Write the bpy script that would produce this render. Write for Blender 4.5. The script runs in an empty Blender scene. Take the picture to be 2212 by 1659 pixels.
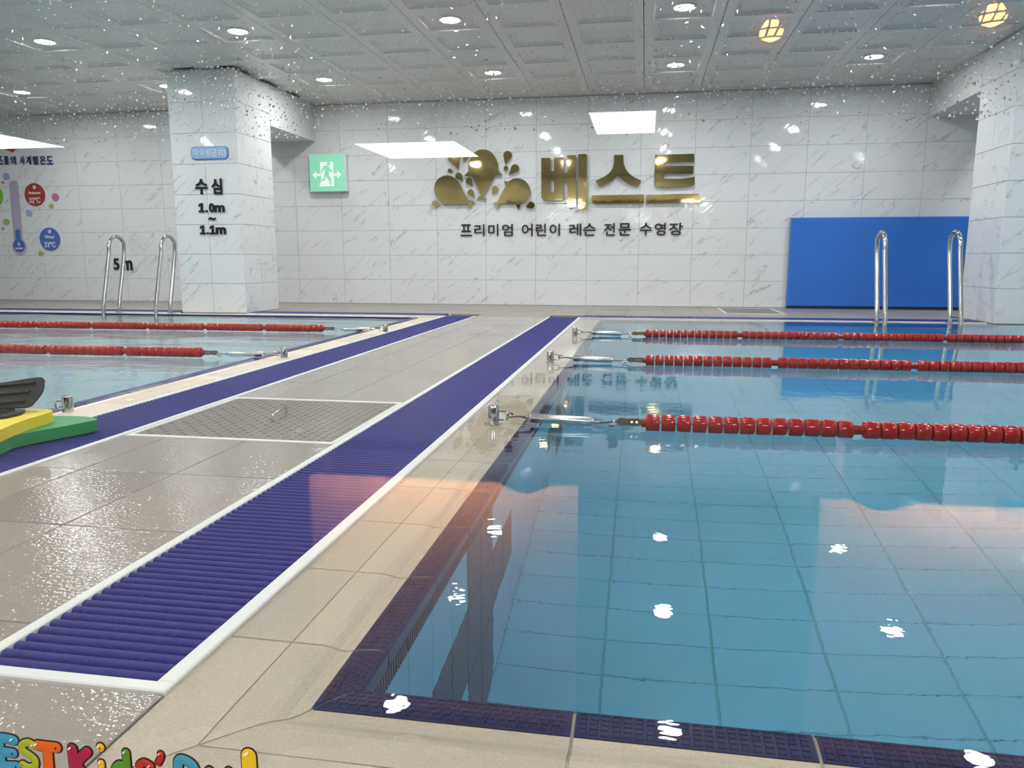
import bpy, math, random
from mathutils import Vector, Matrix
from mathutils.geometry import tessellate_polygon
random.seed(7)
SC = bpy.context.scene
COL = SC.collection
PI = math.pi

# ------------------------------------------------------------------ camera
F_PX, CX, CY, EYE = 1650.0, 1106.0, 829.5, 0.55
PITCH = math.atan2(269.5, F_PX)
YAW = math.atan2(288.0, math.hypot(269.5, F_PX))
cam_d = bpy.data.cameras.new('camera')
cam_d.sensor_width = 36.0
cam_d.lens = F_PX / 2212.0 * 36.0
cam_d.clip_start = 0.02
cam = bpy.data.objects.new('camera', cam_d)
cam.location = (0, 0, EYE)
cam.rotation_euler = (PI / 2 - PITCH, 0, YAW)
COL.objects.link(cam)
SC.camera = cam

# ------------------------------------------------------------------ world, exposure, light levels
world = bpy.data.worlds.new('world')
world.use_nodes = True
world.node_tree.nodes['Background'].inputs[0].default_value = (0.6, 0.7, 0.8, 1)
world.node_tree.nodes['Background'].inputs[1].default_value = 0.0
SC.world = world
vs = SC.view_settings
vs.view_transform = 'Standard'
vs.look = 'None'
vs.exposure = 0.10
vs.gamma = 1.0
vs.use_curve_mapping = False
DOWNLIGHT = 248.0       # emission of a hall downlight
LED_PANEL = 30.0        # emission of a lounge LED panel
cy = SC.cycles
cy.max_bounces = 8
cy.diffuse_bounces = 3
cy.glossy_bounces = 4
cy.transmission_bounces = 6
cy.transparent_max_bounces = 12
cy.sample_clamp_indirect = 30.0

# ------------------------------------------------------------------ surveying: turn a measured photo point into a place on a real plane
_r = Vector((math.cos(YAW), math.sin(YAW), 0))
_f = Vector((-math.sin(YAW) * math.cos(PITCH), math.cos(YAW) * math.cos(PITCH), -math.sin(PITCH)))
_u = _r.cross(_f)


def at(x, y, axis, c):
    d = _r * ((x - CX) / F_PX) + _u * ((CY - y) / F_PX) + _f
    o = Vector((0, 0, EYE))
    return o + d * ((c - o[axis]) / d[axis])


# ------------------------------------------------------------------ mesh helpers
class MB:
    def __init__(s):
        s.v, s.f = [], []

    def add(s, vs_, fs_):
        n = len(s.v)
        s.v += [tuple(p) for p in vs_]
        s.f += [tuple(i + n for i in q) for q in fs_]
        return s

    def box(s, x0, x1, y0, y1, z0, z1):
        return s.add([(x0, y0, z0), (x1, y0, z0), (x1, y1, z0), (x0, y1, z0), (x0, y0, z1), (x1, y0, z1), (x1, y1, z1), (x0, y1, z1)],
                     [(3, 2, 1, 0), (4, 5, 6, 7), (0, 1, 5, 4), (1, 2, 6, 5), (2, 3, 7, 6), (3, 0, 4, 7)])

    def bbox(s, x0, x1, y0, y1, z0, z1, b, face='z'):
        """box with a chamfer on the rim of one face: z = top face, y = face towards -Y, x = face towards +X, w = face towards -X"""
        def q(a, bb, h):
            if face == 'z':
                return (a, bb, h)
            if face == 'y':
                return (a, -h, bb)
            if face == 'x':
                return (h, a, bb)
            return (-h, -a, bb)
        if face == 'z':
            A0, A1, B0, B1, H0, H1 = x0, x1, y0, y1, z0, z1
        elif face == 'y':
            A0, A1, B0, B1, H0, H1 = x0, x1, z0, z1, -y1, -y0
        elif face == 'x':
            A0, A1, B0, B1, H0, H1 = y0, y1, z0, z1, x0, x1
        else:
            A0, A1, B0, B1, H0, H1 = -y1, -y0, z0, z1, -x1, -x0
        vs_ = [q(A0, B0, H0), q(A1, B0, H0), q(A1, B1, H0), q(A0, B1, H0),
               q(A0, B0, H1 - b), q(A1, B0, H1 - b), q(A1, B1, H1 - b), q(A0, B1, H1 - b),
               q(A0 + b, B0 + b, H1), q(A1 - b, B0 + b, H1), q(A1 - b, B1 - b, H1), q(A0 + b, B1 - b, H1)]
        return s.add(vs_, [(3, 2, 1, 0), (0, 1, 5, 4), (1, 2, 6, 5), (2, 3, 7, 6), (3, 0, 4, 7),
                           (4, 5, 9, 8), (5, 6, 10, 9), (6, 7, 11, 10), (7, 4, 8, 11), (8, 9, 10, 11)])

    def tube(s, pts, r, n=10, caps=True):
        pts = [Vector(p) for p in pts]
        rs = r if isinstance(r, (list, tuple)) else [r] * len(pts)
        t0 = (pts[1] - pts[0]).normalized()
        up = Vector((0, 0, 1)) if abs(t0.z) < 0.9 else Vector((1, 0, 0))
        a = t0.cross(up).normalized()
        vs_, prev = [], t0
        for i, p in enumerate(pts):
            if i == 0:
                t = t0
            elif i == len(pts) - 1:
                t = (pts[i] - pts[i - 1]).normalized()
            else:
                t = ((pts[i + 1] - pts[i]).normalized() + (pts[i] - pts[i - 1]).normalized())
                t = t.normalized() if t.length > 1e-6 else prev
            a = (a - t * a.dot(t)).normalized()
            b = t.cross(a)
            prev = t
            for k in range(n):
                w = 2 * PI * k / n
                vs_.append(p + (a * math.cos(w) + b * math.sin(w)) * rs[i])
        fs_ = []
        for i in range(len(pts) - 1):
            for k in range(n):
                k2 = (k + 1) % n
                fs_.append((i * n + k, i * n + k2, (i + 1) * n + k2, (i + 1) * n + k))
        if caps:
            fs_.append(tuple(range(n - 1, -1, -1)))
            m = (len(pts) - 1) * n
            fs_.append(tuple(m + k for k in range(n)))
        return s.add(vs_, fs_)

    def lathe(s, prof, axis='z', n=20, o=(0, 0, 0)):
        """prof: list of (radius, height)"""
        vs_, fs_ = [], []
        for (r, h) in prof:
            for k in range(n):
                w = 2 * PI * k / n
                a, b = r * math.cos(w), r * math.sin(w)
                p = (a, b, h) if axis == 'z' else ((h, a, b) if axis == 'x' else (b, h, a))
                vs_.append((p[0] + o[0], p[1] + o[1], p[2] + o[2]))
        for i in range(len(prof) - 1):
            for k in range(n):
                k2 = (k + 1) % n
                fs_.append((i * n + k, i * n + k2, (i + 1) * n + k2, (i + 1) * n + k))
        fs_.append(tuple(range(n - 1, -1, -1)))
        m = (len(prof) - 1) * n
        fs_.append(tuple(m + k for k in range(n)))
        return s.add(vs_, fs_)

    def prism(s, loops, to3, h0, h1):
        """loops: outer outline (and holes) in 2-D; to3(a, b, h) gives the place"""
        flat = [p for lp in loops for p in lp]
        tris = tessellate_polygon([[Vector((p[0], p[1], 0)) for p in lp] for lp in loops])
        n = len(flat)
        vs_ = [to3(p[0], p[1], h0) for p in flat] + [to3(p[0], p[1], h1) for p in flat]
        fs_ = [tuple(t) for t in tris] + [tuple(i + n for i in reversed(t)) for t in tris]
        k = 0
        for lp in loops:
            m = len(lp)
            for i in range(m):
                a, b = k + i, k + (i + 1) % m
                fs_.append((a, b, b + n, a + n))
            k += m
        return s.add(vs_, fs_)

    def mesh(s, name, mat=None, smooth=False, fixn=True):
        me = bpy.data.meshes.new(name)
        me.from_pydata(s.v, [], s.f)
        if fixn:
            import bmesh
            bm = bmesh.new()
            bm.from_mesh(me)
            bmesh.ops.recalc_face_normals(bm, faces=bm.faces)
            bm.to_mesh(me)
            bm.free()
        if mat:
            me.materials.append(mat)
        if smooth:
            for p in me.polygons:
                p.use_smooth = True
            try:
                me.set_sharp_from_angle(angle=math.radians(smooth if smooth is not True else 40))
            except Exception:
                pass
        me.update()
        return me


def link(name, me, parent=None, loc=None):
    o = bpy.data.objects.new(name, me)
    COL.objects.link(o)
    if parent:
        o.parent = parent
    if loc:
        o.location = loc
    return o


def part(name, mb, mat, parent, smooth=False, loc=None):
    return link(name, mb.mesh(name, mat, smooth), parent, loc)


def thing(name, label, cat, loc=(0, 0, 0), group=None):
    o = bpy.data.objects.new(name, None)
    o.empty_display_size = 0.05
    COL.objects.link(o)
    o.location = loc
    o['label'] = label
    o['category'] = cat
    if group:
        o['group'] = group
    return o


def struct(name, mb, mat, label=None, smooth=False):
    o = link(name, mb.mesh(name, mat, smooth))
    o['kind'] = 'structure'
    if label:
        o['label'] = label
    return o


def copy_tree(o, parent=None):
    c = o.copy()
    COL.objects.link(c)
    c.parent = parent
    for ch in list(o.children):
        copy_tree(ch, c)
    return c


# ------------------------------------------------------------------ materials
def new_mat(name):
    m = bpy.data.materials.new(name)
    m.use_nodes = True
    nt = m.node_tree
    return m, nt, nt.nodes['Principled BSDF']


def N(nt, t, **kw):
    n = nt.nodes.new(t)
    for k, v in kw.items():
        setattr(n, k, v)
    return n


def plain(name, col, rough=0.5, metal=0.0, spec=0.5, coat=0.0, bump=None, var=0.0, emit=None, var_scale=6.0, trans=0.0):
    m, nt, b = new_mat(name)
    b.inputs['Base Color'].default_value = (*col, 1)
    b.inputs['Roughness'].default_value = rough
    b.inputs['Metallic'].default_value = metal
    b.inputs['Specular IOR Level'].default_value = spec
    b.inputs['Coat Weight'].default_value = coat
    b.inputs['Coat Roughness'].default_value = 0.05
    tc = N(nt, 'ShaderNodeTexCoord')
    if var:
        no = N(nt, 'ShaderNodeTexNoise')
        no.inputs['Scale'].default_value = var_scale
        no.inputs['Detail'].default_value = 6
        nt.links.new(tc.outputs['Object'], no.inputs['Vector'])
        mx = N(nt, 'ShaderNodeMix', data_type='RGBA')
        mx.inputs[6].default_value = (*[c * (1 - var) for c in col], 1)
        mx.inputs[7].default_value = (*[min(1, c * (1 + var)) for c in col], 1)
        nt.links.new(no.outputs['Fac'], mx.inputs[0])
        nt.links.new(mx.outputs[2], b.inputs['Base Color'])
    if bump:
        sc_, st, di = bump
        no = N(nt, 'ShaderNodeTexNoise')
        no.inputs['Scale'].default_value = sc_
        no.inputs['Detail'].default_value = 3
        nt.links.new(tc.outputs['Object'], no.inputs['Vector'])
        bp = N(nt, 'ShaderNodeBump')
        bp.inputs['Strength'].default_value = st
        bp.inputs['Distance'].default_value = di
        nt.links.new(no.outputs['Fac'], bp.inputs['Height'])
        nt.links.new(bp.outputs['Normal'], b.inputs['Normal'])
    if emit:
        b.inputs['Emission Color'].default_value = (*emit[0], 1)
        b.inputs['Emission Strength'].default_value = emit[1]
    return m


def marble(name, base, vein, gloss):
    """glossy white wall tile with thin slanting grey veins, different on each tile"""
    m, nt, b = new_mat(name)
    L = nt.links.new
    geo = N(nt, 'ShaderNodeNewGeometry')
    oi = N(nt, 'ShaderNodeObjectInfo')
    mp = N(nt, 'ShaderNodeMapping')
    mp.inputs['Rotation'].default_value = (0, math.radians(40), math.radians(0))
    mp2 = N(nt, 'ShaderNodeMapping')
    mp2.inputs['Scale'].default_value = (1.25, 3.0, 6.0)
    sc_ = N(nt, 'ShaderNodeVectorMath', operation='SCALE')
    cb = N(nt, 'ShaderNodeCombineXYZ')
    for i in range(3):
        L(oi.outputs['Random'], cb.inputs[i])
    L(cb.outputs[0], sc_.inputs[0])
    sc_.inputs['Scale'].default_value = 37.0
    ad = N(nt, 'ShaderNodeVectorMath', operation='ADD')
    L(geo.outputs['Position'], mp.inputs['Vector'])
    L(mp.outputs[0], mp2.inputs['Vector'])
    L(mp2.outputs[0], ad.inputs[0])
    L(sc_.outputs[0], ad.inputs[1])
    n1 = N(nt, 'ShaderNodeTexNoise')
    n1.inputs['Scale'].default_value = 1.15
    n1.inputs['Detail'].default_value = 7
    n1.inputs['Roughness'].default_value = 0.6
    n1.inputs['Distortion'].default_value = 0.5
    L(ad.outputs[0], n1.inputs['Vector'])
    su = N(nt, 'ShaderNodeMath', operation='SUBTRACT')
    L(n1.outputs['Fac'], su.inputs[0])
    su.inputs[1].default_value = 0.5
    ab = N(nt, 'ShaderNodeMath', operation='ABSOLUTE')
    L(su.outputs[0], ab.inputs[0])
    r1 = N(nt, 'ShaderNodeValToRGB')
    r1.color_ramp.elements[0].position = 0.0
    r1.color_ramp.elements[0].color = (1, 1, 1, 1)
    r1.color_ramp.elements[1].position = 0.015
    r1.color_ramp.elements[1].color = (0, 0, 0, 1)
    L(ab.outputs[0], r1.inputs[0])
    n2 = N(nt, 'ShaderNodeTexNoise')
    n2.inputs['Scale'].default_value = 2.6
    n2.inputs['Detail'].default_value = 3
    L(ad.outputs[0], n2.inputs['Vector'])
    r2 = N(nt, 'ShaderNodeValToRGB')
    r2.color_ramp.elements[0].position = 0.46
    r2.color_ramp.elements[1].position = 0.66
    L(n2.outputs['Fac'], r2.inputs[0])
    mu = N(nt, 'ShaderNodeMath', operation='MULTIPLY')
    L(r1.outputs[0], mu.inputs[0])
    L(r2.outputs[0], mu.inputs[1])
    mx = N(nt, 'ShaderNodeMix', data_type='RGBA')
    mx.inputs[6].default_value = (*base, 1)
    mx.inputs[7].default_value = (*vein, 1)
    L(mu.outputs[0], mx.inputs[0])
    L(mx.outputs[2], b.inputs['Base Color'])
    b.inputs['Roughness'].default_value = gloss
    b.inputs['Specular IOR Level'].default_value = 0.5
    n3 = N(nt, 'ShaderNodeTexNoise')
    n3.inputs['Scale'].default_value = 5.0
    L(ad.outputs[0], n3.inputs['Vector'])
    bp = N(nt, 'ShaderNodeBump')
    bp.inputs['Strength'].default_value = 0.06
    bp.inputs['Distance'].default_value = 0.01
    L(n3.outputs['Fac'], bp.inputs['Height'])
    L(bp.outputs[0], b.inputs['Normal'])
    return m


def wet_tile(name, col, wet_lo, wet_hi, bump_s):
    """stoneware deck tile: fine grain, with patches of standing wet that glitter"""
    m, nt, b = new_mat(name)
    L = nt.links.new
    geo = N(nt, 'ShaderNodeNewGeometry')
    oi = N(nt, 'ShaderNodeObjectInfo')
    g = N(nt, 'ShaderNodeTexNoise')
    g.inputs['Scale'].default_value = 260
    g.inputs['Detail'].default_value = 2
    L(geo.outputs['Position'], g.inputs['Vector'])
    big = N(nt, 'ShaderNodeTexNoise')
    big.inputs['Scale'].default_value = 2.3
    big.inputs['Detail'].default_value = 5
    L(geo.outputs['Position'], big.inputs['Vector'])
    mx = N(nt, 'ShaderNodeMix', data_type='RGBA')
    mx.inputs[6].default_value = (*[c * 0.80 for c in col], 1)
    mx.inputs[7].default_value = (*[c * 1.15 for c in col], 1)
    L(g.outputs['Fac'], mx.inputs[0])
    hs = N(nt, 'ShaderNodeHueSaturation')
    mr0 = N(nt, 'ShaderNodeMapRange')
    mr0.inputs[3].default_value = 0.93
    mr0.inputs[4].default_value = 1.06
    L(oi.outputs['Random'], mr0.inputs[0])
    L(mr0.outputs[0], hs.inputs['Value'])
    L(mx.outputs[2], hs.inputs['Color'])
    L(hs.outputs[0], b.inputs['Base Color'])
    mr = N(nt, 'ShaderNodeMapRange')
    mr.inputs[1].default_value = 0.32
    mr.inputs[2].default_value = 0.46
    mr.inputs[3].default_value = wet_hi
    mr.inputs[4].default_value = wet_lo
    L(big.outputs['Fac'], mr.inputs[0])
    L(mr.outputs[0], b.inputs['Roughness'])
    f = N(nt, 'ShaderNodeTexNoise')
    f.inputs['Scale'].default_value = 120
    f.inputs['Detail'].default_value = 1.5
    L(geo.outputs['Position'], f.inputs['Vector'])
    bp = N(nt, 'ShaderNodeBump')
    bp.inputs['Strength'].default_value = bump_s
    bp.inputs['Distance'].default_value = 0.0013
    L(f.outputs['Fac'], bp.inputs['Height'])
    L(bp.outputs[0], b.inputs['Normal'])
    return m


def water_mat(name, tint, scale, strength, dist, stretch=(1, 1, 1)):
    m, nt, b = new_mat(name)
    L = nt.links.new
    nt.nodes.remove(b)
    out = nt.nodes['Material Output']
    g = N(nt, 'ShaderNodeBsdfGlass')
    g.inputs['IOR'].default_value = 1.333
    g.inputs['Roughness'].default_value = 0.0
    g.inputs['Color'].default_value = (*tint, 1)
    geo = N(nt, 'ShaderNodeNewGeometry')
    mp = N(nt, 'ShaderNodeMapping')
    mp.inputs['Scale'].default_value = stretch
    L(geo.outputs['Position'], mp.inputs['Vector'])
    n1 = N(nt, 'ShaderNodeTexNoise')
    n1.inputs['Scale'].default_value = scale
    n1.inputs['Detail'].default_value = 5.0
    n1.inputs['Roughness'].default_value = 0.58
    n1.inputs['Distortion'].default_value = 0.4
    L(mp.outputs[0], n1.inputs['Vector'])
    bp = N(nt, 'ShaderNodeBump')
    bp.inputs['Strength'].default_value = strength
    bp.inputs['Distance'].default_value = dist
    L(n1.outputs['Fac'], bp.inputs['Height'])
    L(bp.outputs[0], g.inputs['Normal'])
    L(g.outputs[0], out.inputs[0])
    return m


def pane_mat(name):
    """clear float glass: Fresnel mirror over a clear view"""
    m, nt, b = new_mat(name)
    L = nt.links.new
    nt.nodes.remove(b)
    out = nt.nodes['Material Output']
    fr = N(nt, 'ShaderNodeFresnel')
    fr.inputs['IOR'].default_value = 1.5
    tr = N(nt, 'ShaderNodeBsdfTransparent')
    tr.inputs[0].default_value = (0.985, 0.995, 0.99, 1)
    gl = N(nt, 'ShaderNodeBsdfGlossy')
    gl.inputs['Roughness'].default_value = 0.0
    # the slab's second face is met from inside: use the outside index there as well
    geo = N(nt, 'ShaderNodeNewGeometry')
    mr = N(nt, 'ShaderNodeMapRange')
    mr.inputs[3].default_value = 1.5
    mr.inputs[4].default_value = 1.0 / 1.5
    L(geo.outputs['Backfacing'], mr.inputs[0])
    iv = N(nt, 'ShaderNodeMath', operation='DIVIDE')
    iv.inputs[0].default_value = 1.0
    L(mr.outputs[0], iv.inputs[1])
    # Fresnel already inverts the index on back faces; hand it the inverse so both faces act alike
    sel = N(nt, 'ShaderNodeMix', data_type='FLOAT')
    L(geo.outputs['Backfacing'], sel.inputs[0])
    sel.inputs[2].default_value = 1.5
    sel.inputs[3].default_value = 1.0 / 1.5
    L(sel.outputs[0], fr.inputs['IOR'])
    mx = N(nt, 'ShaderNodeMixShader')
    L(fr.outputs[0], mx.inputs[0])
    L(tr.outputs[0], mx.inputs[1])
    L(gl.outputs[0], mx.inputs[2])
    L(mx.outputs[0], out.inputs[0])
    return m


def ribbed(name, col, scale, rough):
    """plastic bar with a fine slanting rib pattern"""
    m, nt, b = new_mat(name)
    L = nt.links.new
    tc = N(nt, 'ShaderNodeTexCoord')
    mp = N(nt, 'ShaderNodeMapping')
    mp.inputs['Rotation'].default_value = (0, 0, math.radians(35))
    L(tc.outputs['Object'], mp.inputs['Vector'])
    w = N(nt, 'ShaderNodeTexWave')
    w.inputs['Scale'].default_value = scale
    w.inputs['Distortion'].default_value = 0.0
    L(mp.outputs[0], w.inputs['Vector'])
    bp = N(nt, 'ShaderNodeBump')
    bp.inputs['Strength'].default_value = 0.7
    bp.inputs['Distance'].default_value = 0.002
    L(w.outputs['Fac'], bp.inputs['Height'])
    L(bp.outputs[0], b.inputs['Normal'])
    b.inputs['Base Color'].default_value = (*col, 1)
    b.inputs['Roughness'].default_value = rough
    b.inputs['Specular IOR Level'].default_value = 0.32
    return m


def pool_tile_mat(name, col, var):
    m, nt, b = new_mat(name)
    L = nt.links.new
    oi = N(nt, 'ShaderNodeObjectInfo')
    mx = N(nt, 'ShaderNodeMix', data_type='RGBA')
    mx.inputs[6].default_value = (*[c * (1 - var) for c in col], 1)
    mx.inputs[7].default_value = (*[c * (1 + var) for c in col], 1)
    L(oi.outputs['Random'], mx.inputs[0])
    L(mx.outputs[2], b.inputs['Base Color'])
    b.inputs['Roughness'].default_value = 0.35
    return m


M = {}
M['wall_tile'] = marble('white marbled wall tile', (0.80, 0.815, 0.82), (0.38, 0.39, 0.41), 0.04)
M['grout'] = plain('pale grout', (0.50, 0.50, 0.49), 0.8)
M['coping_grout'] = plain('stained cream grout', (0.56, 0.50, 0.38), 0.8, var=0.35, var_scale=14)
M['grout_dark'] = plain('grey grout', (0.30, 0.28, 0.26), 0.8, var=0.2)
M['plaster'] = plain('white painted plaster', (0.74, 0.75, 0.75), 0.55, var=0.03)
M['ceil'] = plain('off-white moulded ceiling panel', (0.70, 0.69, 0.655), 0.32, var=0.02, spec=0.4)
M['ceil_gap'] = plain('dark ceiling joint', (0.10, 0.10, 0.10), 0.8)
M['deck'] = wet_tile('wet grey stoneware', (0.345, 0.298, 0.258), 0.03, 0.22, 0.8)
M['deck_far'] = wet_tile('damp grey stoneware', (0.34, 0.305, 0.27), 0.38, 0.5, 0.15)
M['coping'] = wet_tile('beige coping tile', (0.84, 0.71, 0.565), 0.25, 0.4, 0.12)
M['nosing'] = plain('dark navy glazed nosing', (0.013, 0.019, 0.11), 0.3, spec=0.4)
M['navy_bar'] = ribbed('navy plastic grate bar', (0.024, 0.022, 0.225), 150, 0.42)
M['navy'] = plain('navy plastic', (0.024, 0.022, 0.225), 0.42)
M['trough'] = plain('dark drain trough', (0.02, 0.02, 0.05), 0.7)
M['rim'] = plain('white plastic drain rim', (0.72, 0.72, 0.68), 0.35, var=0.06)
M['pool_floor'] = pool_tile_mat('turquoise pool floor tile', (0.125, 0.51, 0.72), 0.03)
M['pool_wall'] = pool_tile_mat('light blue pool wall tile', (0.23, 0.57, 0.76), 0.04)
M['pool_navy'] = pool_tile_mat('navy pool tile', (0.028, 0.034, 0.085), 0.08)
M['pool_navy_rib'] = plain('ribbed navy pool tile', (0.03, 0.034, 0.09), 0.35)
M['pool_grout'] = plain('dark green pool grout', (0.09, 0.39, 0.49), 0.8)
M['pool_left'] = plain('pale blue pool shell', (0.66, 0.90, 0.97), 0.4, var=0.02)
M['water'] = water_mat('calm pool water', (0.97, 0.995, 1.0), 3.0, 0.05, 0.02, (1, 1, 1))
M['water_left'] = water_mat('rippled pool water', (0.97, 0.995, 1.0), 3.0, 0.20, 0.06, (0.55, 1.0, 1))
M['steel'] = plain('polished stainless steel', (0.62, 0.61, 0.59), 0.12, metal=1.0, bump=(40, 0.03, 0.002))
M['steel_rough'] = plain('brushed steel', (0.66, 0.65, 0.63), 0.24, metal=1.0)
M['bronze'] = plain('weathered bronze clamp', (0.22, 0.18, 0.13), 0.4, metal=0.8, var=0.3, var_scale=60)
M['plate'] = plain('worn steel tread plate', (0.20, 0.175, 0.15), 0.36, metal=0.5, var=0.25, var_scale=9, bump=(30, 0.2, 0.004))
M['red'] = plain('glossy red plastic', (0.36, 0.018, 0.013), 0.14, spec=0.5, var=0.15, var_scale=30)
M['red_hub'] = plain('red plastic hub', (0.33, 0.02, 0.015), 0.25)
M['wire'] = plain('steel cable', (0.3, 0.28, 0.26), 0.4, metal=0.8)
M['mat_blue'] = plain('blue foam mat', (0.036, 0.185, 0.66), 0.36, var=0.06, spec=0.35)
M['mat_dark'] = plain('dark mat underside', (0.01, 0.015, 0.03), 0.7)
M['gold'] = plain('polished gold acrylic', (0.50, 0.375, 0.155), 0.05, metal=1.0, bump=(7, 0.04, 0.01))
M['gold_side'] = plain('clear acrylic edge', (0.60, 0.60, 0.57), 0.3)
M['black'] = plain('glossy black acrylic', (0.012, 0.012, 0.012), 0.25)
M['indigo'] = plain('indigo acrylic', (0.045, 0.035, 0.16), 0.3)
M['white'] = plain('white acrylic', (0.80, 0.80, 0.80), 0.35)
M['exit_green'] = plain('green exit sign face', (0.26, 0.62, 0.44), 0.4, emit=((0.28, 0.75, 0.50), 0.42))
M['exit_white'] = plain('lit white exit pictogram', (0.8, 0.85, 0.8), 0.4, emit=((0.75, 0.95, 0.82), 0.45))
M['sky_blue'] = plain('sky blue sign', (0.27, 0.50, 0.80), 0.35)
M['sky_blue_edge'] = plain('darker blue sign edge', (0.07, 0.17, 0.38), 0.4)
M['foam_yellow'] = plain('yellow foam', (0.80, 0.62, 0.025), 0.55, var=0.04, bump=(220, 0.12, 0.002))
M['foam_green'] = plain('green foam', (0.012, 0.27, 0.075), 0.5, var=0.04, bump=(220, 0.12, 0.002))
M['rubber'] = plain('black rubber', (0.013, 0.012, 0.010), 0.5, spec=0.25, bump=(60, 0.1, 0.003))
M['ring'] = plain('white lamp ring', (0.8, 0.8, 0.78), 0.4)
M['lens'] = plain('lit downlight lens', (1, 1, 1), 0.4, emit=((0.985, 0.985, 0.985), DOWNLIGHT))
M['lounge_wall'] = plain('dim lounge wall paint', (0.16, 0.14, 0.12), 0.8)
M['lounge_floor'] = plain('dark lounge floor', (0.10, 0.085, 0.07), 0.5, var=0.2)
M['lounge_ceiling'] = plain('lounge ceiling paint', (0.30, 0.30, 0.30), 0.8)
M['led'] = plain('lit LED panel', (1, 1, 1), 0.5, emit=((1.0, 1.0, 1.0), LED_PANEL))
M['oak'] = plain('pale oak board', (0.62, 0.42, 0.28), 0.5, var=0.12, var_scale=14)
M['rattan'] = plain('dark rattan', (0.10, 0.05, 0.02), 0.6)
M['bulb'] = plain('amber filament bulb', (1, 0.6, 0.2), 0.4, emit=((1.0, 0.36, 0.06), 75.0))
M['warm_led'] = plain('warm LED strip', (1, 0.8, 0.6), 0.4, emit=((1.0, 0.56, 0.30), 480.0))  # glow of the strip added in front of the counter boards
M['frame'] = plain('dark window frame', (0.06, 0.06, 0.06), 0.5)
M['pane'] = pane_mat('clear window glass')
m_, nt_, b_ = new_mat('water drop')
b_.inputs['Base Color'].default_value = (1, 1, 1, 1)
b_.inputs['Transmission Weight'].default_value = 1.0
b_.inputs['Roughness'].default_value = 0.0
b_.inputs['IOR'].default_value = 1.33
M['drop'] = m_

# ------------------------------------------------------------------ main dimensions (metres; deck level = 0)
CEIL = 2.405
YW = 9.18            # far wall face
XL, XR = -10.4, 6.1  # side walls
YF = 0.45            # window wall
WZ = -0.002          # water level, right pool
WZL = -0.010         # water level, left pool
TILE_W, TILE_H = 0.6055, 0.2990
NOSE_X, NOSE_Y = -0.348, 0.878   # inner edges of the near pool corner
POOL_FAR = 7.06
DEPTH = -1.0

# ------------------------------------------------------------------ walls
wb = struct('wall_back', MB().box(XL, XR, YW + 0.004, YW + 0.12, -0.1, CEIL + 0.1), M['grout'])


def tile_mesh(w, h, face, t=0.008, b=0.0016, mat='wall_tile'):
    if face == 'y':
        mb = MB().bbox(-w / 2, w / 2, 0, t, -h / 2, h / 2, b, 'y')
    elif face == 'x':
        mb = MB().bbox(-t, 0, -w / 2, w / 2, -h / 2, h / 2, b, 'x')
    elif face == 'w':
        mb = MB().bbox(0, t, -w / 2, w / 2, -h / 2, h / 2, b, 'w')
    else:
        mb = MB().bbox(-w / 2, w / 2, -h / 2, h / 2, -t, 0, b, 'z')
    return mb.mesh('tile', M[mat])


TG = 0.0036
full = tile_mesh(TILE_W - TG, TILE_H - TG, 'y')
k0 = math.floor((XL + 1.293) / TILE_W) + 1
for k in range(k0, k0 + 26):
    x0 = -1.293 + k * TILE_W
    if x0 + TILE_W > XR:
        break
    for r in range(8):
        link('tile', full, wb, (x0 + TILE_W / 2, YW, (r + 0.5) * TILE_H + 0.002))


def brickwall(name, base):
    """far-off tiled side walls, seen only in reflections"""
    m, nt, b = new_mat(name)
    L = nt.links.new
    geo = N(nt, 'ShaderNodeNewGeometry')
    sx = N(nt, 'ShaderNodeSeparateXYZ')
    L(geo.outputs['Position'], sx.inputs[0])
    ad = N(nt, 'ShaderNodeMath', operation='ADD')
    L(sx.outputs[0], ad.inputs[0])
    L(sx.outputs[1], ad.inputs[1])
    cb = N(nt, 'ShaderNodeCombineXYZ')
    L(ad.outputs[0], cb.inputs[0])
    L(sx.outputs[2], cb.inputs[1])
    br = N(nt, 'ShaderNodeTexBrick')
    br.offset = 0.0
    br.inputs['Scale'].default_value = 1.0
    br.inputs['Brick Width'].default_value = TILE_W
    br.inputs['Row Height'].default_value = TILE_H
    br.inputs['Mortar Size'].default_value = 0.002
    br.inputs['Color1'].default_value = (*base, 1)
    br.inputs['Color2'].default_value = (*base, 1)
    br.inputs['Mortar'].default_value = (0.5, 0.5, 0.5, 1)
    L(cb.outputs[0], br.inputs['Vector'])
    L(br.outputs[0], b.inputs['Base Color'])
    b.inputs['Roughness'].default_value = 0.06
    return m


M['side_tile'] = brickwall('tiled side wall', (0.80, 0.815, 0.82))
struct('wall_left', MB().box(XL - 0.1, XL, 0.3, YW + 0.1, -0.1, CEIL), M['side_tile'])
struct('wall_right', MB().box(XR, XR + 0.1, 0.3, YW + 0.1, -0.1, CEIL), M['side_tile'])
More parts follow.
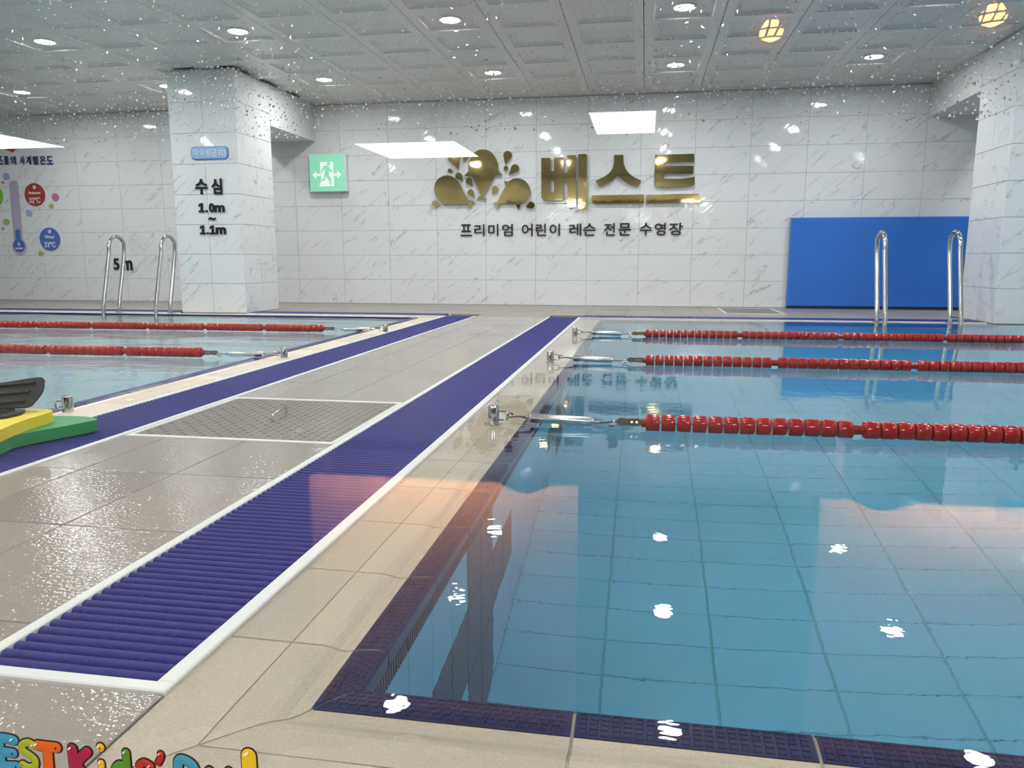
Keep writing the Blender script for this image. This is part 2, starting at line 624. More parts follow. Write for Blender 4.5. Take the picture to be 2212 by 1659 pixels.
# window wall with its opening
WX0, WX1, WB, WT = -3.2, 2.6, 0.07, 1.86
mb = MB().box(XL, WX0, YF - 0.06, YF + 0.04, -0.7, CEIL).box(WX1, XR, YF - 0.06, YF + 0.04, -0.7, CEIL)
mb.box(WX0, WX1, YF - 0.06, YF + 0.04, -0.7, WB).box(WX0, WX1, YF - 0.06, YF + 0.04, WT, CEIL)
struct('wall_front', mb, M['side_tile'])
pane = struct('window_1', MB().box(WX0, WX1, YF - 0.004, YF + 0.004, WB, WT), M['pane'], 'large clear glass pane between the lounge and the pool hall')
for (a, b, c, d) in ((WX0, WX1, WB, WB + 0.03), (WX0, WX1, WT - 0.03, WT), (WX0, WX0 + 0.03, WB + 0.03, WT - 0.03), (WX1 - 0.03, WX1, WB + 0.03, WT - 0.03)):
    part('window_frame', MB().box(a, b, YF - 0.03, YF + 0.03, c, d), M['frame'], pane)

# ------------------------------------------------------------------ ceiling with moulded panels
CP_X, CP_Y = 0.6065, 0.5835
ce = struct('ceiling', MB().box(XL, XR, YF - 0.06, YW + 0.1, CEIL + 0.036, CEIL + 0.12), M['ceil_gap'])


def coffer():
    w, h = CP_X / 2 - 0.0028, CP_Y / 2 - 0.0010
    mb = MB()
    rings = [(0, 0), (0.078, 0), (0.086, 0.009), (0.122, 0.025), (0.132, 0.026)]
    vs_ = [(-w, -h, 0.014), (w, -h, 0.014), (w, h, 0.014), (-w, h, 0.014)]
    for d, z in rings:
        vs_ += [(-w + d, -h + d, z), (w - d, -h + d, z), (w - d, h - d, z), (-w + d, h - d, z)]
    fs_ = []
    for i in range(len(rings)):
        for k in range(4):
            fs_.append((4 * i + k, 4 * i + (k + 1) % 4, 4 * i + 4 + (k + 1) % 4, 4 * i + 4 + k))
    m = 4 * len(rings)
    fs_.append((m, m + 1, m + 2, m + 3))
    mb.add(vs_, fs_)
    me = mb.mesh('ceiling_panel', M['ceil'], fixn=False)
    import bmesh
    bm = bmesh.new()
    bm.from_mesh(me)
    bmesh.ops.recalc_face_normals(bm, faces=bm.faces)
    bm.to_mesh(me)
    bm.free()
    return me


cof = coffer()
SEAM_X = -0.063      # a joint that meets the far wall
LAMP_Y0 = 8.03       # lamp row next to the far wall
ny = 15
ytop = LAMP_Y0 + 1.5 * CP_Y
cols = list(range(-13, 7))
for i in cols:
    for j in range(ny):
        yc = LAMP_Y0 + CP_Y * (1 - j)
        if yc + CP_Y / 2 > YW + 0.02:
            continue
        link('ceiling_panel', cof, ce, (SEAM_X + (i + 0.5) * CP_X, yc, CEIL))
yr = LAMP_Y0 + 1.5 * CP_Y
strip = MB().box(SEAM_X - 13 * CP_X, SEAM_X + 7 * CP_X, yr + 0.001, YW, CEIL, CEIL + 0.012)
part('ceiling_edge_strip', strip, M['ceil'], ce)
part('ceiling_end_panel', MB().box(XL, SEAM_X - 13 * CP_X, YF, YW, CEIL, CEIL + 0.012), M['ceil'], ce)
part('ceiling_end_panel', MB().box(SEAM_X + 7 * CP_X, XR, YF, YW, CEIL, CEIL + 0.012), M['ceil'], ce)

# ------------------------------------------------------------------ columns with beams
ORD = ['first', 'second', 'third', 'fourth', 'fifth', 'sixth', 'seventh', 'eighth', 'ninth']


def column(label, x0, x1, y0, y1, beam_z):
    c = thing('column', label, 'column', ((x0 + x1) / 2, (y0 + y1) / 2, 0), 'tiled columns at the far ends of the pools')
    ox, oy = (x0 + x1) / 2, (y0 + y1) / 2
    g = 0.006
    part('core', MB().box(x0 + g - ox, x1 - g - ox, y0 + g - oy, y1 - oy, -0.06, CEIL), M['grout'], c)
    w = (x1 - x0) / 2
    d = (y1 - y0) / 2
    fy = tile_mesh(w - 0.003, TILE_H - TG, 'y')
    fx = tile_mesh(d - 0.003, TILE_H - TG, 'x')
    fw = tile_mesh(d - 0.003, TILE_H - TG, 'w')
    for r in range(8):
        z = (r + 0.5) * TILE_H + 0.002
        for k in (0, 1):
            link('tile', fy, c, (x0 + w * (k + 0.5) - ox, y0 - oy, z))
            link('tile', fx, c, (x1 - ox, y0 + d * (k + 0.5) - oy, z))
            link('tile', fw, c, (x0 - ox, y0 + d * (k + 0.5) - oy, z))
    part('beam', MB().box(x0 - ox, x1 - ox, y1 - oy + 0.001, YW - 0.001 - oy, beam_z, CEIL - 0.001), M['plaster'], c)
    return c


column('white marbled square column carrying the blue sign and black depth letters', -4.755, -4.03, 7.30, 8.02, 1.975)
column('white marbled column at the right edge beside the blue mat', 2.965, 3.69, 7.18, 7.90, 2.06)

# ------------------------------------------------------------------ decks
DX0, DX1 = -1.612, -0.905      # walkway between the two drains
SEAMS_X = [DX0, -1.461, -1.190, DX1]
HATCH = (-1.606, -0.911, 2.125, 2.79)
fw_ = struct('floor_walkway', MB().box(DX0, DX1, YF + 0.04, 7.30, -0.06, -0.003).box(DX1, -0.593, YF + 0.04, 0.812, -0.06, -0.003), M['grout_dark'])


def floor_tiles(parent, xs, ys, mat, t=0.008, gap=0.003, z=0.0, skip=None):
    cache = {}
    for i in range(len(xs) - 1):
        for j in range(len(ys) - 1):
            w, h = xs[i + 1] - xs[i] - gap, ys[j + 1] - ys[j] - gap
            cxx, cyy = (xs[i] + xs[i + 1]) / 2, (ys[j] + ys[j + 1]) / 2
            if skip and skip(cxx, cyy):
                continue
            key = (round(w, 3), round(h, 3))
            if key not in cache:
                cache[key] = MB().bbox(-w / 2, w / 2, -h / 2, h / 2, -t, 0, 0.0012, 'z').mesh('tile', mat)
            link('tile', cache[key], parent, (cxx, cyy, z))


floor_tiles(fw_, SEAMS_X, [YF + 0.045, 0.561, 0.955, 1.353, 1.743, HATCH[2] - 0.012], M['deck'])
far_rows = [HATCH[3] + 0.012 + 0.394 * k for k in range(12)]
far_rows = [y for y in far_rows if y < 7.2] + [7.30]
floor_tiles(fw_, SEAMS_X, far_rows, M['deck'])
floor_tiles(fw_, [DX1, -0.592], [YF + 0.045, 0.812], M['deck'])
ff = struct('floor_far_deck', MB().box(XL, XR, 7.58, YW + 0.02, -0.06, -0.003).box(DX0, DX1, 7.30, 7.58, -0.06, -0.003), M['grout_dark'])
FD = (0.815, 1.415, 8.08, 8.98)    # floor drain in the far deck
fx_ = [-8.85 + 0.394 * k for k in range(0, 32)]


def in_fd(x, y):
    return FD[0] - 0.2 < x < FD[1] + 0.2 and FD[2] - 0.2 < y < FD[3] + 0.2


fy_ = [7.585, 7.98, 8.375, 8.77, YW - 0.001]
floor_tiles(ff, fx_, fy_, M['deck_far'])
floor_tiles(ff, SEAMS_X, [7.30, 7.583], M['deck_far'])

PX1 = 6.05           # far side of the right pool

# ------------------------------------------------------------------ coping: beige tile with a grip groove, navy ribbed nosing
# d = distance back from the pool edge, z = height
PROF_B = [(0.052, -0.045), (0.052, -0.016), (0.062, -0.021), (0.074, -0.0195), (0.088, -0.012), (0.100, -0.0085), (0.146, -0.0075), (0.146, -0.045)]
PROF_A = [(0.148, -0.045), (0.148, -0.0075), (0.244, -0.0055), (0.244, -0.045)]
PROF_N = [(0.0, -0.060), (0.0, -0.016), (0.004, -0.010), (0.012, -0.0065), (0.026, -0.0075), (0.040, -0.0105), (0.0505, -0.0150), (0.0505, -0.060)]


def sweep(prof, l0, l1, m0=0.0, m1=0.0):
    """prism along +L with ends cut square (m=0) or mitred (end shifts by m*d); returns (L, d, z) points"""
    n = len(prof)
    vs_ = [(l0 + m0 * d, d, z) for d, z in prof] + [(l1 + m1 * d, d, z) for d, z in prof]
    fs_ = [(i, (i + 1) % n, (i + 1) % n + n, i + n) for i in range(n)]
    fs_ += [tuple(range(n - 1, -1, -1)), tuple(range(n, 2 * n))]
    return vs_, fs_


def nose_z(d):
    for (d0, z0), (d1, z1) in zip(PROF_N[1:-1], PROF_N[2:-1]):
        if d0 <= d <= d1:
            return z0 + (z1 - z0) * (d - d0) / (d1 - d0)
    return -0.015


def studs(l0, l1, m0=0.0, m1=0.0, pitch=0.0135):
    mb = MB()
    n = max(1, int((l1 - l0) / pitch))
    for c in range(5):
        d0, d1 = 0.0070 + c * 0.0085, 0.0070 + c * 0.0085 + 0.0058
        a0, a1 = l0 + m0 * d1 + 0.004, l1 + m1 * d0 - 0.004
        k = a0
        while k + 0.0100 <= a1:
            z0, z1 = nose_z(d0) + 0.0028, nose_z(d1) + 0.0028
            mb.add([(k, d0, z0 - .004), (k + .0105, d0, z0 - .004), (k + .0105, d1, z1 - .004), (k, d1, z1 - .004),
                    (k + .001, d0 + .0006, z0), (k + .0095, d0 + .0006, z0), (k + .0095, d1 - .0006, z1), (k + .001, d1 - .0006, z1)],
                   [(4, 5, 6, 7), (0, 1, 5, 4), (1, 2, 6, 5), (2, 3, 7, 6), (3, 0, 4, 7)])
            k += pitch
    return mb


def place(vs_, mode):
    if mode == 'side':      # right pool's left side: L runs with Y, d runs to -X
        return [(NOSE_X - d, l, z) for l, d, z in vs_]
    if mode == 'near':      # L runs with X, d runs to -Y
        return [(l, NOSE_Y - d, z) for l, d, z in vs_]
    if mode == 'left':      # left pool's right side: d runs to +X
        return [(-2.175 + d, l, z + 0.009) for l, d, z in vs_]
    return vs_


GAPC = 0.0042


def coping_run(parent, cuts, mode, m_first=0.0, m_last=0.0, with_studs=True, profs=(PROF_A, PROF_B)):
    for i in range(len(cuts) - 1):
        l0, l1 = cuts[i] + GAPC / 2, cuts[i + 1] - GAPC / 2
        m0 = m_first if i == 0 else 0.0
        m1 = m_last if i == len(cuts) - 2 else 0.0
        for pr in profs:
            v, f = sweep(pr, l0, l1, m0, m1)
            part('coping_tile', MB().add(place(v, mode), f), M['coping'], parent)
        v, f = sweep(PROF_N, l0, l1, m0, m1)
        no = part('nosing', MB().add(place(v, mode), f), M['nosing'], parent, smooth=30)
        if with_studs:
            sb = studs(l0, l1, m0, m1)
            if sb.v:
                sb.v = place(sb.v, mode)
                s = part('studs', sb, M['nosing'], no)
                s['kind'] = 'stuff'


def bed(prof_d, mode, l0, l1, m0=0.0):
    v, f = sweep([(0.004, -0.9), (0.004, -0.0145), (0.012, -0.0090), (0.026, -0.0098), (0.040, -0.0130), (0.0505, -0.0180), (0.062, -0.0236), (0.074, -0.0222), (0.088, -0.0148), (0.100, -0.0110), (0.146, -0.0100), (0.243, -0.0080), (0.243, -0.9)], l0, l1, m0, 0)
    return MB().add(place(v, mode), f)


cuts = [NOSE_Y, 0.975] + [0.975 + 0.2585 * k for k in range(1, 23)]
cuts = [c for c in cuts if c < 6.95] + [POOL_FAR]
t1 = struct('trim_1', bed(0, 'side', NOSE_Y, 7.29, -1.0), M['coping_grout'], 'beige coping with navy nosing along the walkway side of the right pool')
coping_run(t1, cuts, 'side', m_first=-1.0)
ncuts = [NOSE_X, -0.352 + 0.2815] + [-0.0705 + 0.2815 * k for k in range(1, 22)]
t2 = struct('trim_2', bed(0, 'near', NOSE_X, PX1, -1.0), M['coping_grout'], 'beige coping with navy nosing along the near side of the right pool')
coping_run(t2, ncuts, 'near', m_first=-1.0)
# beige apron between the near coping and the window
part('apron_bed', MB().box(-0.592, PX1, YF + 0.04, 0.634, -0.06, -0.0085), M['coping_grout'], t2)
axs = [-0.592] + ncuts[1:]
for i in range(len(axs) - 1):
    w0, w1 = axs[i] + GAPC / 2, axs[i + 1] - GAPC / 2
    part('coping_tile', MB().bbox(w0, w1, YF + 0.045, 0.632, -0.02, -0.0055, 0.001, 'z'), M['coping'], t2)
lcuts = [0.52 + 0.2585 * k for k in range(0, 26)]
lcuts = [c for c in lcuts if c < 6.95] + [POOL_FAR]
t3 = struct('trim_3', bed(0, 'left', 0.50, 7.29), M['coping_grout'], 'beige coping along the walkway side of the left pool')
coping_run(t3, lcuts, 'left', with_studs=False)
for (nm, a, b, zz) in (('trim_4', NOSE_X, 2.96, 0.0), ('trim_5', XL, -2.18, 0.004)):
    mb = MB().box(a, b, POOL_FAR + 0.05, 7.285, -0.3, -0.008 + zz)
    t = struct(nm, mb, M['coping'], 'beige coping along the far end of the %s pool' % ('right' if a > -1 else 'left'))
    part('nosing', MB().box(a, b, POOL_FAR, POOL_FAR + 0.048, -0.3, -0.006 + zz), M['nosing'], t)
struct('trim_6', MB().box(3.69, XR, POOL_FAR, 7.58, -0.3, -0.006), M['coping'])

# ------------------------------------------------------------------ pool shells
fl = struct('floor_right_pool', MB().box(NOSE_X - 0.02, PX1, NOSE_Y - 0.02, POOL_FAR + 0.02, DEPTH - 0.1, DEPTH - 0.002), M['pool_grout'], 'turquoise tiled floor of the right pool seen through the water')
TX, TY = 0.282, 0.1335
big = MB().bbox(-TX / 2 + .003, TX / 2 - .003, -TY / 2 + .0013, TY / 2 - .0013, -0.004, 0, 0.001, 'z').mesh('tile', M['pool_floor'])
rest = MB()
cnt = 0
xk = [0.202 + TX * k for k in range(-2, 21)]
yk = [1.81 + TY * k for k in range(-7, 39)]
spots = sorted([(x, y) for x in xk for y in yk if x + TX < PX1 and y + TY < POOL_FAR], key=lambda p: (p[0] > 2.2) * 10 + p[1])
for (x, y) in spots:
    ctr = (x + TX / 2, y + TY / 2)
    if ctr[1] > 1.5 and ctr[0] < 2.7 and cnt < 299:
        link('tile', big, fl, (ctr[0], ctr[1], DEPTH))
        cnt += 1
    else:
        rest.bbox(x + .003, x + TX - .003, y + .0013, y + TY - .0013, DEPTH - 0.004, DEPTH, 0.001, 'z')
ro = part('floor_tiling', rest, M['pool_floor'], fl)
ro['kind'] = 'stuff'
wl = struct('wall_right_pool_side', MB().box(NOSE_X - 0.10, NOSE_X - 0.004, NOSE_Y - 0.1, POOL_FAR, DEPTH, -0.062), M['pool_grout'], 'side wall of the right pool under the coping with navy cross marks')
PWY = 0.1355
y0 = 1.472 - 5 * PWY + 0.0
zr = [-0.118, -0.400, -0.682, -0.964]


def cross_at(yc, row):
    for c in (1.6075, 1.6075 + 12 * PWY, 1.6075 + 24 * PWY, 1.6075 + 36 * PWY):
        if abs(yc - c) < PWY * 1.02:
            return True
        if row == 1 and abs(yc - c) < PWY * 3.02:
            return True
    return False


meshes = {}
k = -1
for k in range(-1, 47):
    yc = y0 + (k + 0.5) * PWY
    if yc - PWY / 2 < NOSE_Y - 0.02 or yc > POOL_FAR:
        continue
    for r in range(3):
        h = zr[r] - zr[r + 1]
        nv = cross_at(yc, r)
        key = nv
        if key not in meshes:
            meshes[key] = MB().bbox(-0.006, 0, -PWY / 2 + .0012, PWY / 2 - .0012, -h / 2 + .0015, h / 2 - .0015, 0.001, 'x').mesh('tile', M['pool_navy' if nv else 'pool_wall'])
        link('tile', meshes[key], wl, (NOSE_X, yc, (zr[r] + zr[r + 1]) / 2))


def rib_tile(w, h):
    mb = MB()
    n = 24
    for i in range(n):
        a0, a1 = -w / 2 + w * i / n, -w / 2 + w * (i + 1) / n
        mb.add([(-0.006, a0, -h / 2), (-0.006, a0, h / 2), (0, a0 + (a1 - a0) * .2, h / 2), (0, a0 + (a1 - a0) * .2, -h / 2),
                (0, a0 + (a1 - a0) * .7, h / 2), (0, a0 + (a1 - a0) * .7, -h / 2), (-0.006, a1, h / 2), (-0.006, a1, -h / 2)],
               [(0, 1, 2, 3), (3, 2, 4, 5), (5, 4, 6, 7)])
    return mb.mesh('tile', M['pool_navy_rib'])


rt = rib_tile(2 * PWY - 0.004, 0.054)
for k in range(-1, 24):
    yc = y0 + (2 * k + 1.0) * PWY
    if yc - PWY < NOSE_Y - 0.1 or yc > POOL_FAR - 0.1:
        continue
    link('tile', rt, wl, (NOSE_X, yc, -0.0895))
struct('wall_right_pool_ends', MB().box(NOSE_X, PX1, NOSE_Y - 0.1, NOSE_Y, DEPTH, -0.05).box(NOSE_X, PX1, POOL_FAR, POOL_FAR + 0.05, DEPTH, -0.05).box(PX1, PX1 + 0.05, NOSE_Y, POOL_FAR, DEPTH, 0.0), M['pool_wall'])
struct('floor_left_pool', MB().box(XL, -2.175, 0.5, POOL_FAR, DEPTH - 0.1, DEPTH).box(-2.178, -2.10, 0.5, POOL_FAR, DEPTH, -0.055).box(XL, -2.175, POOL_FAR, POOL_FAR + 0.04, DEPTH, -0.05).box(XL, -2.175, 0.46, 0.5, DEPTH, 0.0), M['pool_left'], 'pale blue shell of the left pool')

# ------------------------------------------------------------------ water


def sheet(name, x0, x1, y0, y1, z, mat, label):
    o = link(name, MB().add([(x0, y0, z), (x1, y0, z), (x1, y1, z), (x0, y1, z)], [(0, 1, 2, 3)]).mesh(name, mat, fixn=False))
    o['kind'] = 'stuff'
    o['label'] = label
    o['category'] = 'water'
    return o


sheet('pool_water', -0.604, PX1, 0.60, 7.288, WZ, M['water'], 'calm turquoise water filling the right pool and its coping')
sheet('pool_water', XL, -2.150, 0.50, POOL_FAR + 0.04, WZL, M['water_left'], 'rippled pale blue water of the left pool')

# ------------------------------------------------------------------ drain grates


def bar_mesh(w, n=6, bw=0.0178, h=0.014):
    """rounded bar along X"""
    prof = [(-bw / 2, -h), (-bw / 2, -0.0062), (-bw * 0.40, -0.0030), (-bw * 0.22, -0.0008), (0, 0), (bw * 0.22, -0.0008), (bw * 0.40, -0.0030), (bw / 2, -0.0062), (bw / 2, -h)]
    mb = MB()
    m = len(prof)
    mb.add([(-w / 2, a, z) for a, z in prof] + [(w / 2, a, z) for a, z in prof],
           [(i, (i + 1) % m, (i + 1) % m + m, i + m) for i in range(m)] + [tuple(range(m - 1, -1, -1)), tuple(range(m, 2 * m))])
    return mb.mesh('bar', M['navy_bar'], smooth=50)


def drain(label, x0, x1, y0, y1, rim0, rim1, near_rim, pitch=0.023):
    t = thing('drain_grate', label, 'drain grate', ((x0 + x1) / 2, y0, 0), 'long navy drain grates')
    ox, oy = t.location.x, t.location.y
    part('trough', MB().box(x0 - 0.012 - ox, x1 + 0.012 - ox, 0, y1 - y0, -0.075, -0.055), M['trough'], t)
    part('rim', MB().bbox(x0 - rim0 - ox, x0 - ox, -0.0, y1 - y0, -0.05, 0.0035, 0.002), M['rim'], t)
    part('rim', MB().bbox(x1 - ox, x1 + rim1 - ox, -0.0, y1 - y0, -0.05, 0.0035, 0.002), M['rim'], t)
    if near_rim:
        part('rim', MB().bbox(x0 - rim0 - ox, x1 + rim1 - ox, -near_rim, 0.0, -0.05, 0.0035, 0.002), M['rim'], t)
    bm_ = bar_mesh(x1 - x0 - 0.002)
    n = int((y1 - y0 - 0.006) / pitch)
    for k in range(min(n, 300)):
        link('bar', bm_, t, (0, 0.006 + (k + 0.5) * pitch, 0.0015))
    return t


drain('navy slatted drain grate between the grey walkway and the right pool', -0.886, -0.618, 0.836, 7.30, 0.021, 0.026, 0.022)
drain('navy slatted drain grate beside the left pool under the foam boards', -1.905, -1.633, 0.52, 7.30, 0.026, 0.021, 0.0)


def far_drain(label, x0, x1):
    t = thing('drain_grate', label, 'drain grate', (x0, 7.30, 0), 'long navy drain grates')
    part('trough', MB().box(0, x1 - x0, 0.0, 0.28, -0.055, -0.03), M['trough'], t)
    part('rim', MB().box(0, x1 - x0, -0.02, 0.0, -0.05, 0.004), M['rim'], t)
    part('rim', MB().box(0, x1 - x0, 0.262, 0.28, -0.05, 0.0025), M['rim'], t)
    mb = MB()
    n = int((x1 - x0) / 0.024)
    for k in range(n):
        a = (k + 0.15) * 0.024
        mb.box(a, a + 0.0175, 0.001, 0.261, -0.010, 0.006)
    b = part('bars', mb, M['navy'], t)
    b['kind'] = 'stuff'


far_drain('thin navy drain grate along the far end of the right pool', -0.592, 2.955)
far_drain('thin navy drain grate at the far left pool end, right of the lettered column', -4.02, -1.935)
far_drain('thin navy drain grate at the far left pool end, behind the left ladder', XL + 0.05, -4.765)

# ------------------------------------------------------------------ service hatch and floor drain
hx0, hx1, hy0, hy1 = HATCH
ht = thing('floor_hatch', 'worn steel tread plate hatch with a lift handle in the walkway', 'hatch', ((hx0 + hx1) / 2, (hy0 + hy1) / 2, 0))
ox, oy = ht.location.x, ht.location.y
fr = 0.022
part('frame', MB().bbox(hx0 - ox, hx1 - ox, hy0 - 0.01 - oy, hy0 + fr - oy - 0.01, -0.02, 0.002, 0.001), M['rim'], ht)
part('frame', MB().bbox(hx0 - ox, hx1 - ox, hy1 + 0.01 - fr - oy, hy1 + 0.01 - oy, -0.02, 0.002, 0.001), M['rim'], ht)
part('frame', MB().bbox(hx0 - ox, hx0 + 0.014 - ox, hy0 + fr - 0.0095 - oy, hy1 - fr + 0.0095 - oy, -0.02, 0.002, 0.001), M['rim'], ht)
part('frame', MB().bbox(hx1 - 0.014 - ox, hx1 - ox, hy0 + fr - 0.0095 - oy, hy1 - fr + 0.0095 - oy, -0.02, 0.002, 0.001), M['rim'], ht)
pl = part('plate', MB().bbox(hx0 + 0.018 - ox, hx1 - 0.018 - ox, hy0 + 0.016 - oy, hy1 - 0.016 - oy, -0.012, -0.001, 0.001), M['plate'], ht)
mb = MB()
nx_, ny_ = 22, 21
for i in range(nx_):
    for j in range(ny_):
        x = hx0 + 0.034 + (hx1 - hx0 - 0.068) * i / (nx_ - 1) - ox
        y = hy0 + 0.034 + (hy1 - hy0 - 0.068) * j / (ny_ - 1) - oy
        a = PI / 4 if (i + j) % 2 else -PI / 4
        c_, s_ = math.cos(a), math.sin(a)

        def q(u_, v_, z_):
            return (x + u_ * c_ - v_ * s_, y + u_ * s_ + v_ * c_, z_)
        mb.add([q(-.011, 0, -.001), q(0, -.0035, -.001), q(.011, 0, -.001), q(0, .0035, -.001), q(-.005, 0, .0009), q(.005, 0, .0009)],
               [(0, 1, 5, 4), (1, 2, 5), (2, 3, 4, 5), (3, 0, 4)])
tr = part('treads', mb, M['plate'], pl)
tr['kind'] = 'stuff'
hp = [(-1.249, 2.395, 0.0), (-1.249, 2.397, 0.012), (-1.252, 2.405, 0.020), (-1.259, 2.46, 0.024), (-1.266, 2.528, 0.024), (-1.268, 2.537, 0.018), (-1.268, 2.539, 0.0)]
part('handle', MB().tube([(p[0] - ox, p[1] - oy, p[2]) for p in hp], 0.0045, 8), M['steel_rough'], ht, smooth=True)

fd = thing('floor_drain', 'grey floor drain cover with white frame on the far deck', 'drain', ((FD[0] + FD[1]) / 2, (FD[2] + FD[3]) / 2, 0))
w, h = (FD[1] - FD[0]) / 2, (FD[3] - FD[2]) / 2
for (a, b, c, d) in ((-w, w, -h, -h + 0.045), (-w, w, h - 0.045, h), (-w, -w + 0.03, -h + 0.045, h - 0.045), (w - 0.03, w, -h + 0.045, h - 0.045)):
    part('frame', MB().box(a, b, c, d, 0.0, 0.004), M['rim'], fd)
part('cover', MB().bbox(-w + 0.032, w - 0.032, -h + 0.047, h - 0.047, 0.0, 0.003, 0.001), M['plate'], fd)
part('finger_hole', MB().lathe([(0.012, 0.003), (0.012, 0.0036)], 'z', 12, (0.02, 0, 0)), M['black'], fd)

# ------------------------------------------------------------------ lane ropes, turnbuckles and posts
R_FL = 0.0285


def float_mesh(L_=0.0445):
    h = L_ / 2
    r = R_FL
    return MB().lathe([(0.012, -h), (r * .86, -h), (r * .97, -h + .004), (r, -h + .008), (r, -.0015), (r * .965, -.0010), (r * .965, .0010), (r, .0015), (r, h - .008), (r * .97, h - .004), (r * .86, h), (0.012, h)], 'x', 22).mesh('float', M['red'], smooth=35)


FLOAT = float_mesh()
HUB = MB().lathe([(0.0135, -0.011), (0.016, -0.009), (0.016, 0.009), (0.0135, 0.011)], 'x', 16).mesh('hub', M['red_hub'], smooth=35)


def post(x, y, label, sgn):
    t = thing('lane_post', label, 'anchor post', (x, y, -0.006), 'steel lane anchor posts')
    part('post', MB().lathe([(0.019, 0.0), (0.019, 0.060), (0.0175, 0.0645), (0.0145, 0.067), (0.004, 0.0675)], 'z', 24), M['steel'], t, smooth=30)
    part('flange', MB().lathe([(0.031, 0.0), (0.031, 0.003), (0.026, 0.0045), (0.019, 0.005)], 'z', 24), M['steel'], t, smooth=30)
    s = sgn
    pts = [(s * 0.016, 0, 0.047)] + [(s * 0.034, 0, 0.047)] + [(s * (0.036 + 0.015 * math.sin(a)), 0, 0.0325 + 0.0145 * math.cos(a)) for a in [PI * k / 8 for k in range(1, 8)]] + [(s * 0.034, 0, 0.018), (s * 0.016, 0, 0.018)]
    part('staple', MB().tube(pts, 0.0032, 8), M['steel'], t, smooth=True)
    return t


def turnbuckle(x, y, label, sgn, tilt=0.0):
    """x = where the post's staple ends; runs away from the post along sgn*X"""
    t = thing('turnbuckle', label, 'turnbuckle', (x, y, 0.026), 'steel lane turnbuckles')
    s = sgn
    t.rotation_euler = (0, s * 0.035, 0)
    hk = [(s * 0.012, 0.004, 0.006), (s * 0.004, 0.007, 0.009), (s * -0.006, 0.004, 0.006), (s * -0.008, 0, 0.0), (s * -0.002, -0.004, -0.004), (s * 0.012, -0.003, -0.002), (s * 0.03, 0, 0.001), (s * 0.06, 0, 0.0)]
    part('hook', MB().tube(hk, 0.0036, 8), M['steel'], t, smooth=True)
    part('thread', MB().tube([(s * 0.058, 0, 0), (s * 0.085, 0, 0)], 0.0048, 10), M['wire'], t)
    prof = [(0.010, 0.070), (0.0155, 0.076), (0.0155, 0.275), (0.010, 0.284)]
    if s < 0:
        prof = [(r, -h) for r, h in prof]
    b = part('body', MB().lathe(prof, 'x', 20), M['steel_rough'], t, smooth=40)
    part('pin_hole', MB().lathe([(0.0042, -0.0152), (0.0042, -0.0147)], 'y', 10, (s * 0.175, 0, 0)), M['black'], b)
    part('thread', MB().tube([(s * 0.28, 0, 0), (s * 0.305, 0, 0)], 0.0048, 10), M['wire'], t)
    hk = [(s * 0.30, 0, 0), (s * 0.325, 0, 0.001), (s * 0.345, 0, 0.005), (s * 0.358, 0.002, 0.006), (s * 0.366, 0.004, 0.001), (s * 0.362, 0.005, -0.006), (s * 0.350, 0.004, -0.010), (s * 0.335, 0.003, -0.009)]
    part('hook', MB().tube(hk, 0.0036, 8), M['steel'], t, smooth=True)
    return t


def lane(x, y, label, sgn, length, per=13, pitch=0.0495, drift=0.0):
    """x = clamp end; floats run along sgn*X"""
    t = thing('lane_rope', label, 'lane rope', (x, y, 0.022), 'red lane ropes')
    s = sgn
    t.rotation_euler = (0, 0, drift)
    lo, hi = sorted((s * -0.080, s * 0.004))
    cl = part('clamp', MB().prism([[(lo, -.004), (lo + .010, -.012), (lo + .022, -.013), ((lo + hi) / 2, -.011), (hi - .012, -.0135), (hi, -.008), (hi, .008), (hi - .012, .0135), ((lo + hi) / 2, .011), (lo + .022, .013), (lo + .010, .012), (lo, .004)]], lambda a, b, h: (a, h, b), -0.0045, 0.0045), M['bronze'], t)
    for k in (-0.012, -0.028):
        part('rivet', MB().lathe([(0.0042, -0.0068), (0.0042, -0.0045)], 'y', 10, (s * k, 0, 0.001)), M['steel'], cl)
    link('hub', HUB, t, (s * 0.013, 0, 0))
    p, k = 0.040, 0
    end = 0
    while p < length:
        o = link('float', FLOAT, t, (s * p, 0, random.uniform(-.0008, .0008)))
        o.rotation_euler = (random.uniform(0, 6.28), 0, 0)
        end = p
        k += 1
        p += pitch
        if k % per == 0:
            link('hub', HUB, t, (s * (p - pitch * 0.5 + 0.004), 0, 0))
            link('hub', HUB, t, (s * (p - pitch * 0.5 + 0.026), 0, 0))
            p += 0.028
    part('cable', MB().tube([(s * 0.0, 0, 0), (s * end, 0, 0)], 0.0035, 8), M['wire'], t)
    return t


NEAR3 = [('nearest', 2.495), ('middle', 4.085), ('farthest', 5.575)]
for w_, y in NEAR3:
    post(-0.493, y, '%s of the three steel lane posts on the right pool coping' % w_, 1)
    turnbuckle(-0.440, y, '%s of the three turnbuckles at the right pool' % w_, 1)
    lane(-0.001, y - 0.005, '%s of the three red lane ropes across the right pool' % w_, 1, {'nearest': 2.6, 'middle': 3.4, 'farthest': 4.2}[w_], drift=0.004)
LEFT2 = [('nearer', 3.985, -1.985, 2.9), ('farther', 5.56, -1.935, 4.2)]
for w_, y, xp, ln in LEFT2:
    post(xp, y, '%s lane post with a rope hooked on at the left pool' % w_, -1)
    turnbuckle(xp - 0.053, y, '%s of the two turnbuckles at the left pool' % w_, -1)
    lane(xp - 0.492, y + 0.004, '%s of the two red lane ropes in the left pool' % w_, -1, ln, per=10, pitch=0.0465, drift=0.03)
post(-2.06, 2.42, 'steel lane post half hidden behind the yellow foam board', -1)

# ------------------------------------------------------------------ ladders


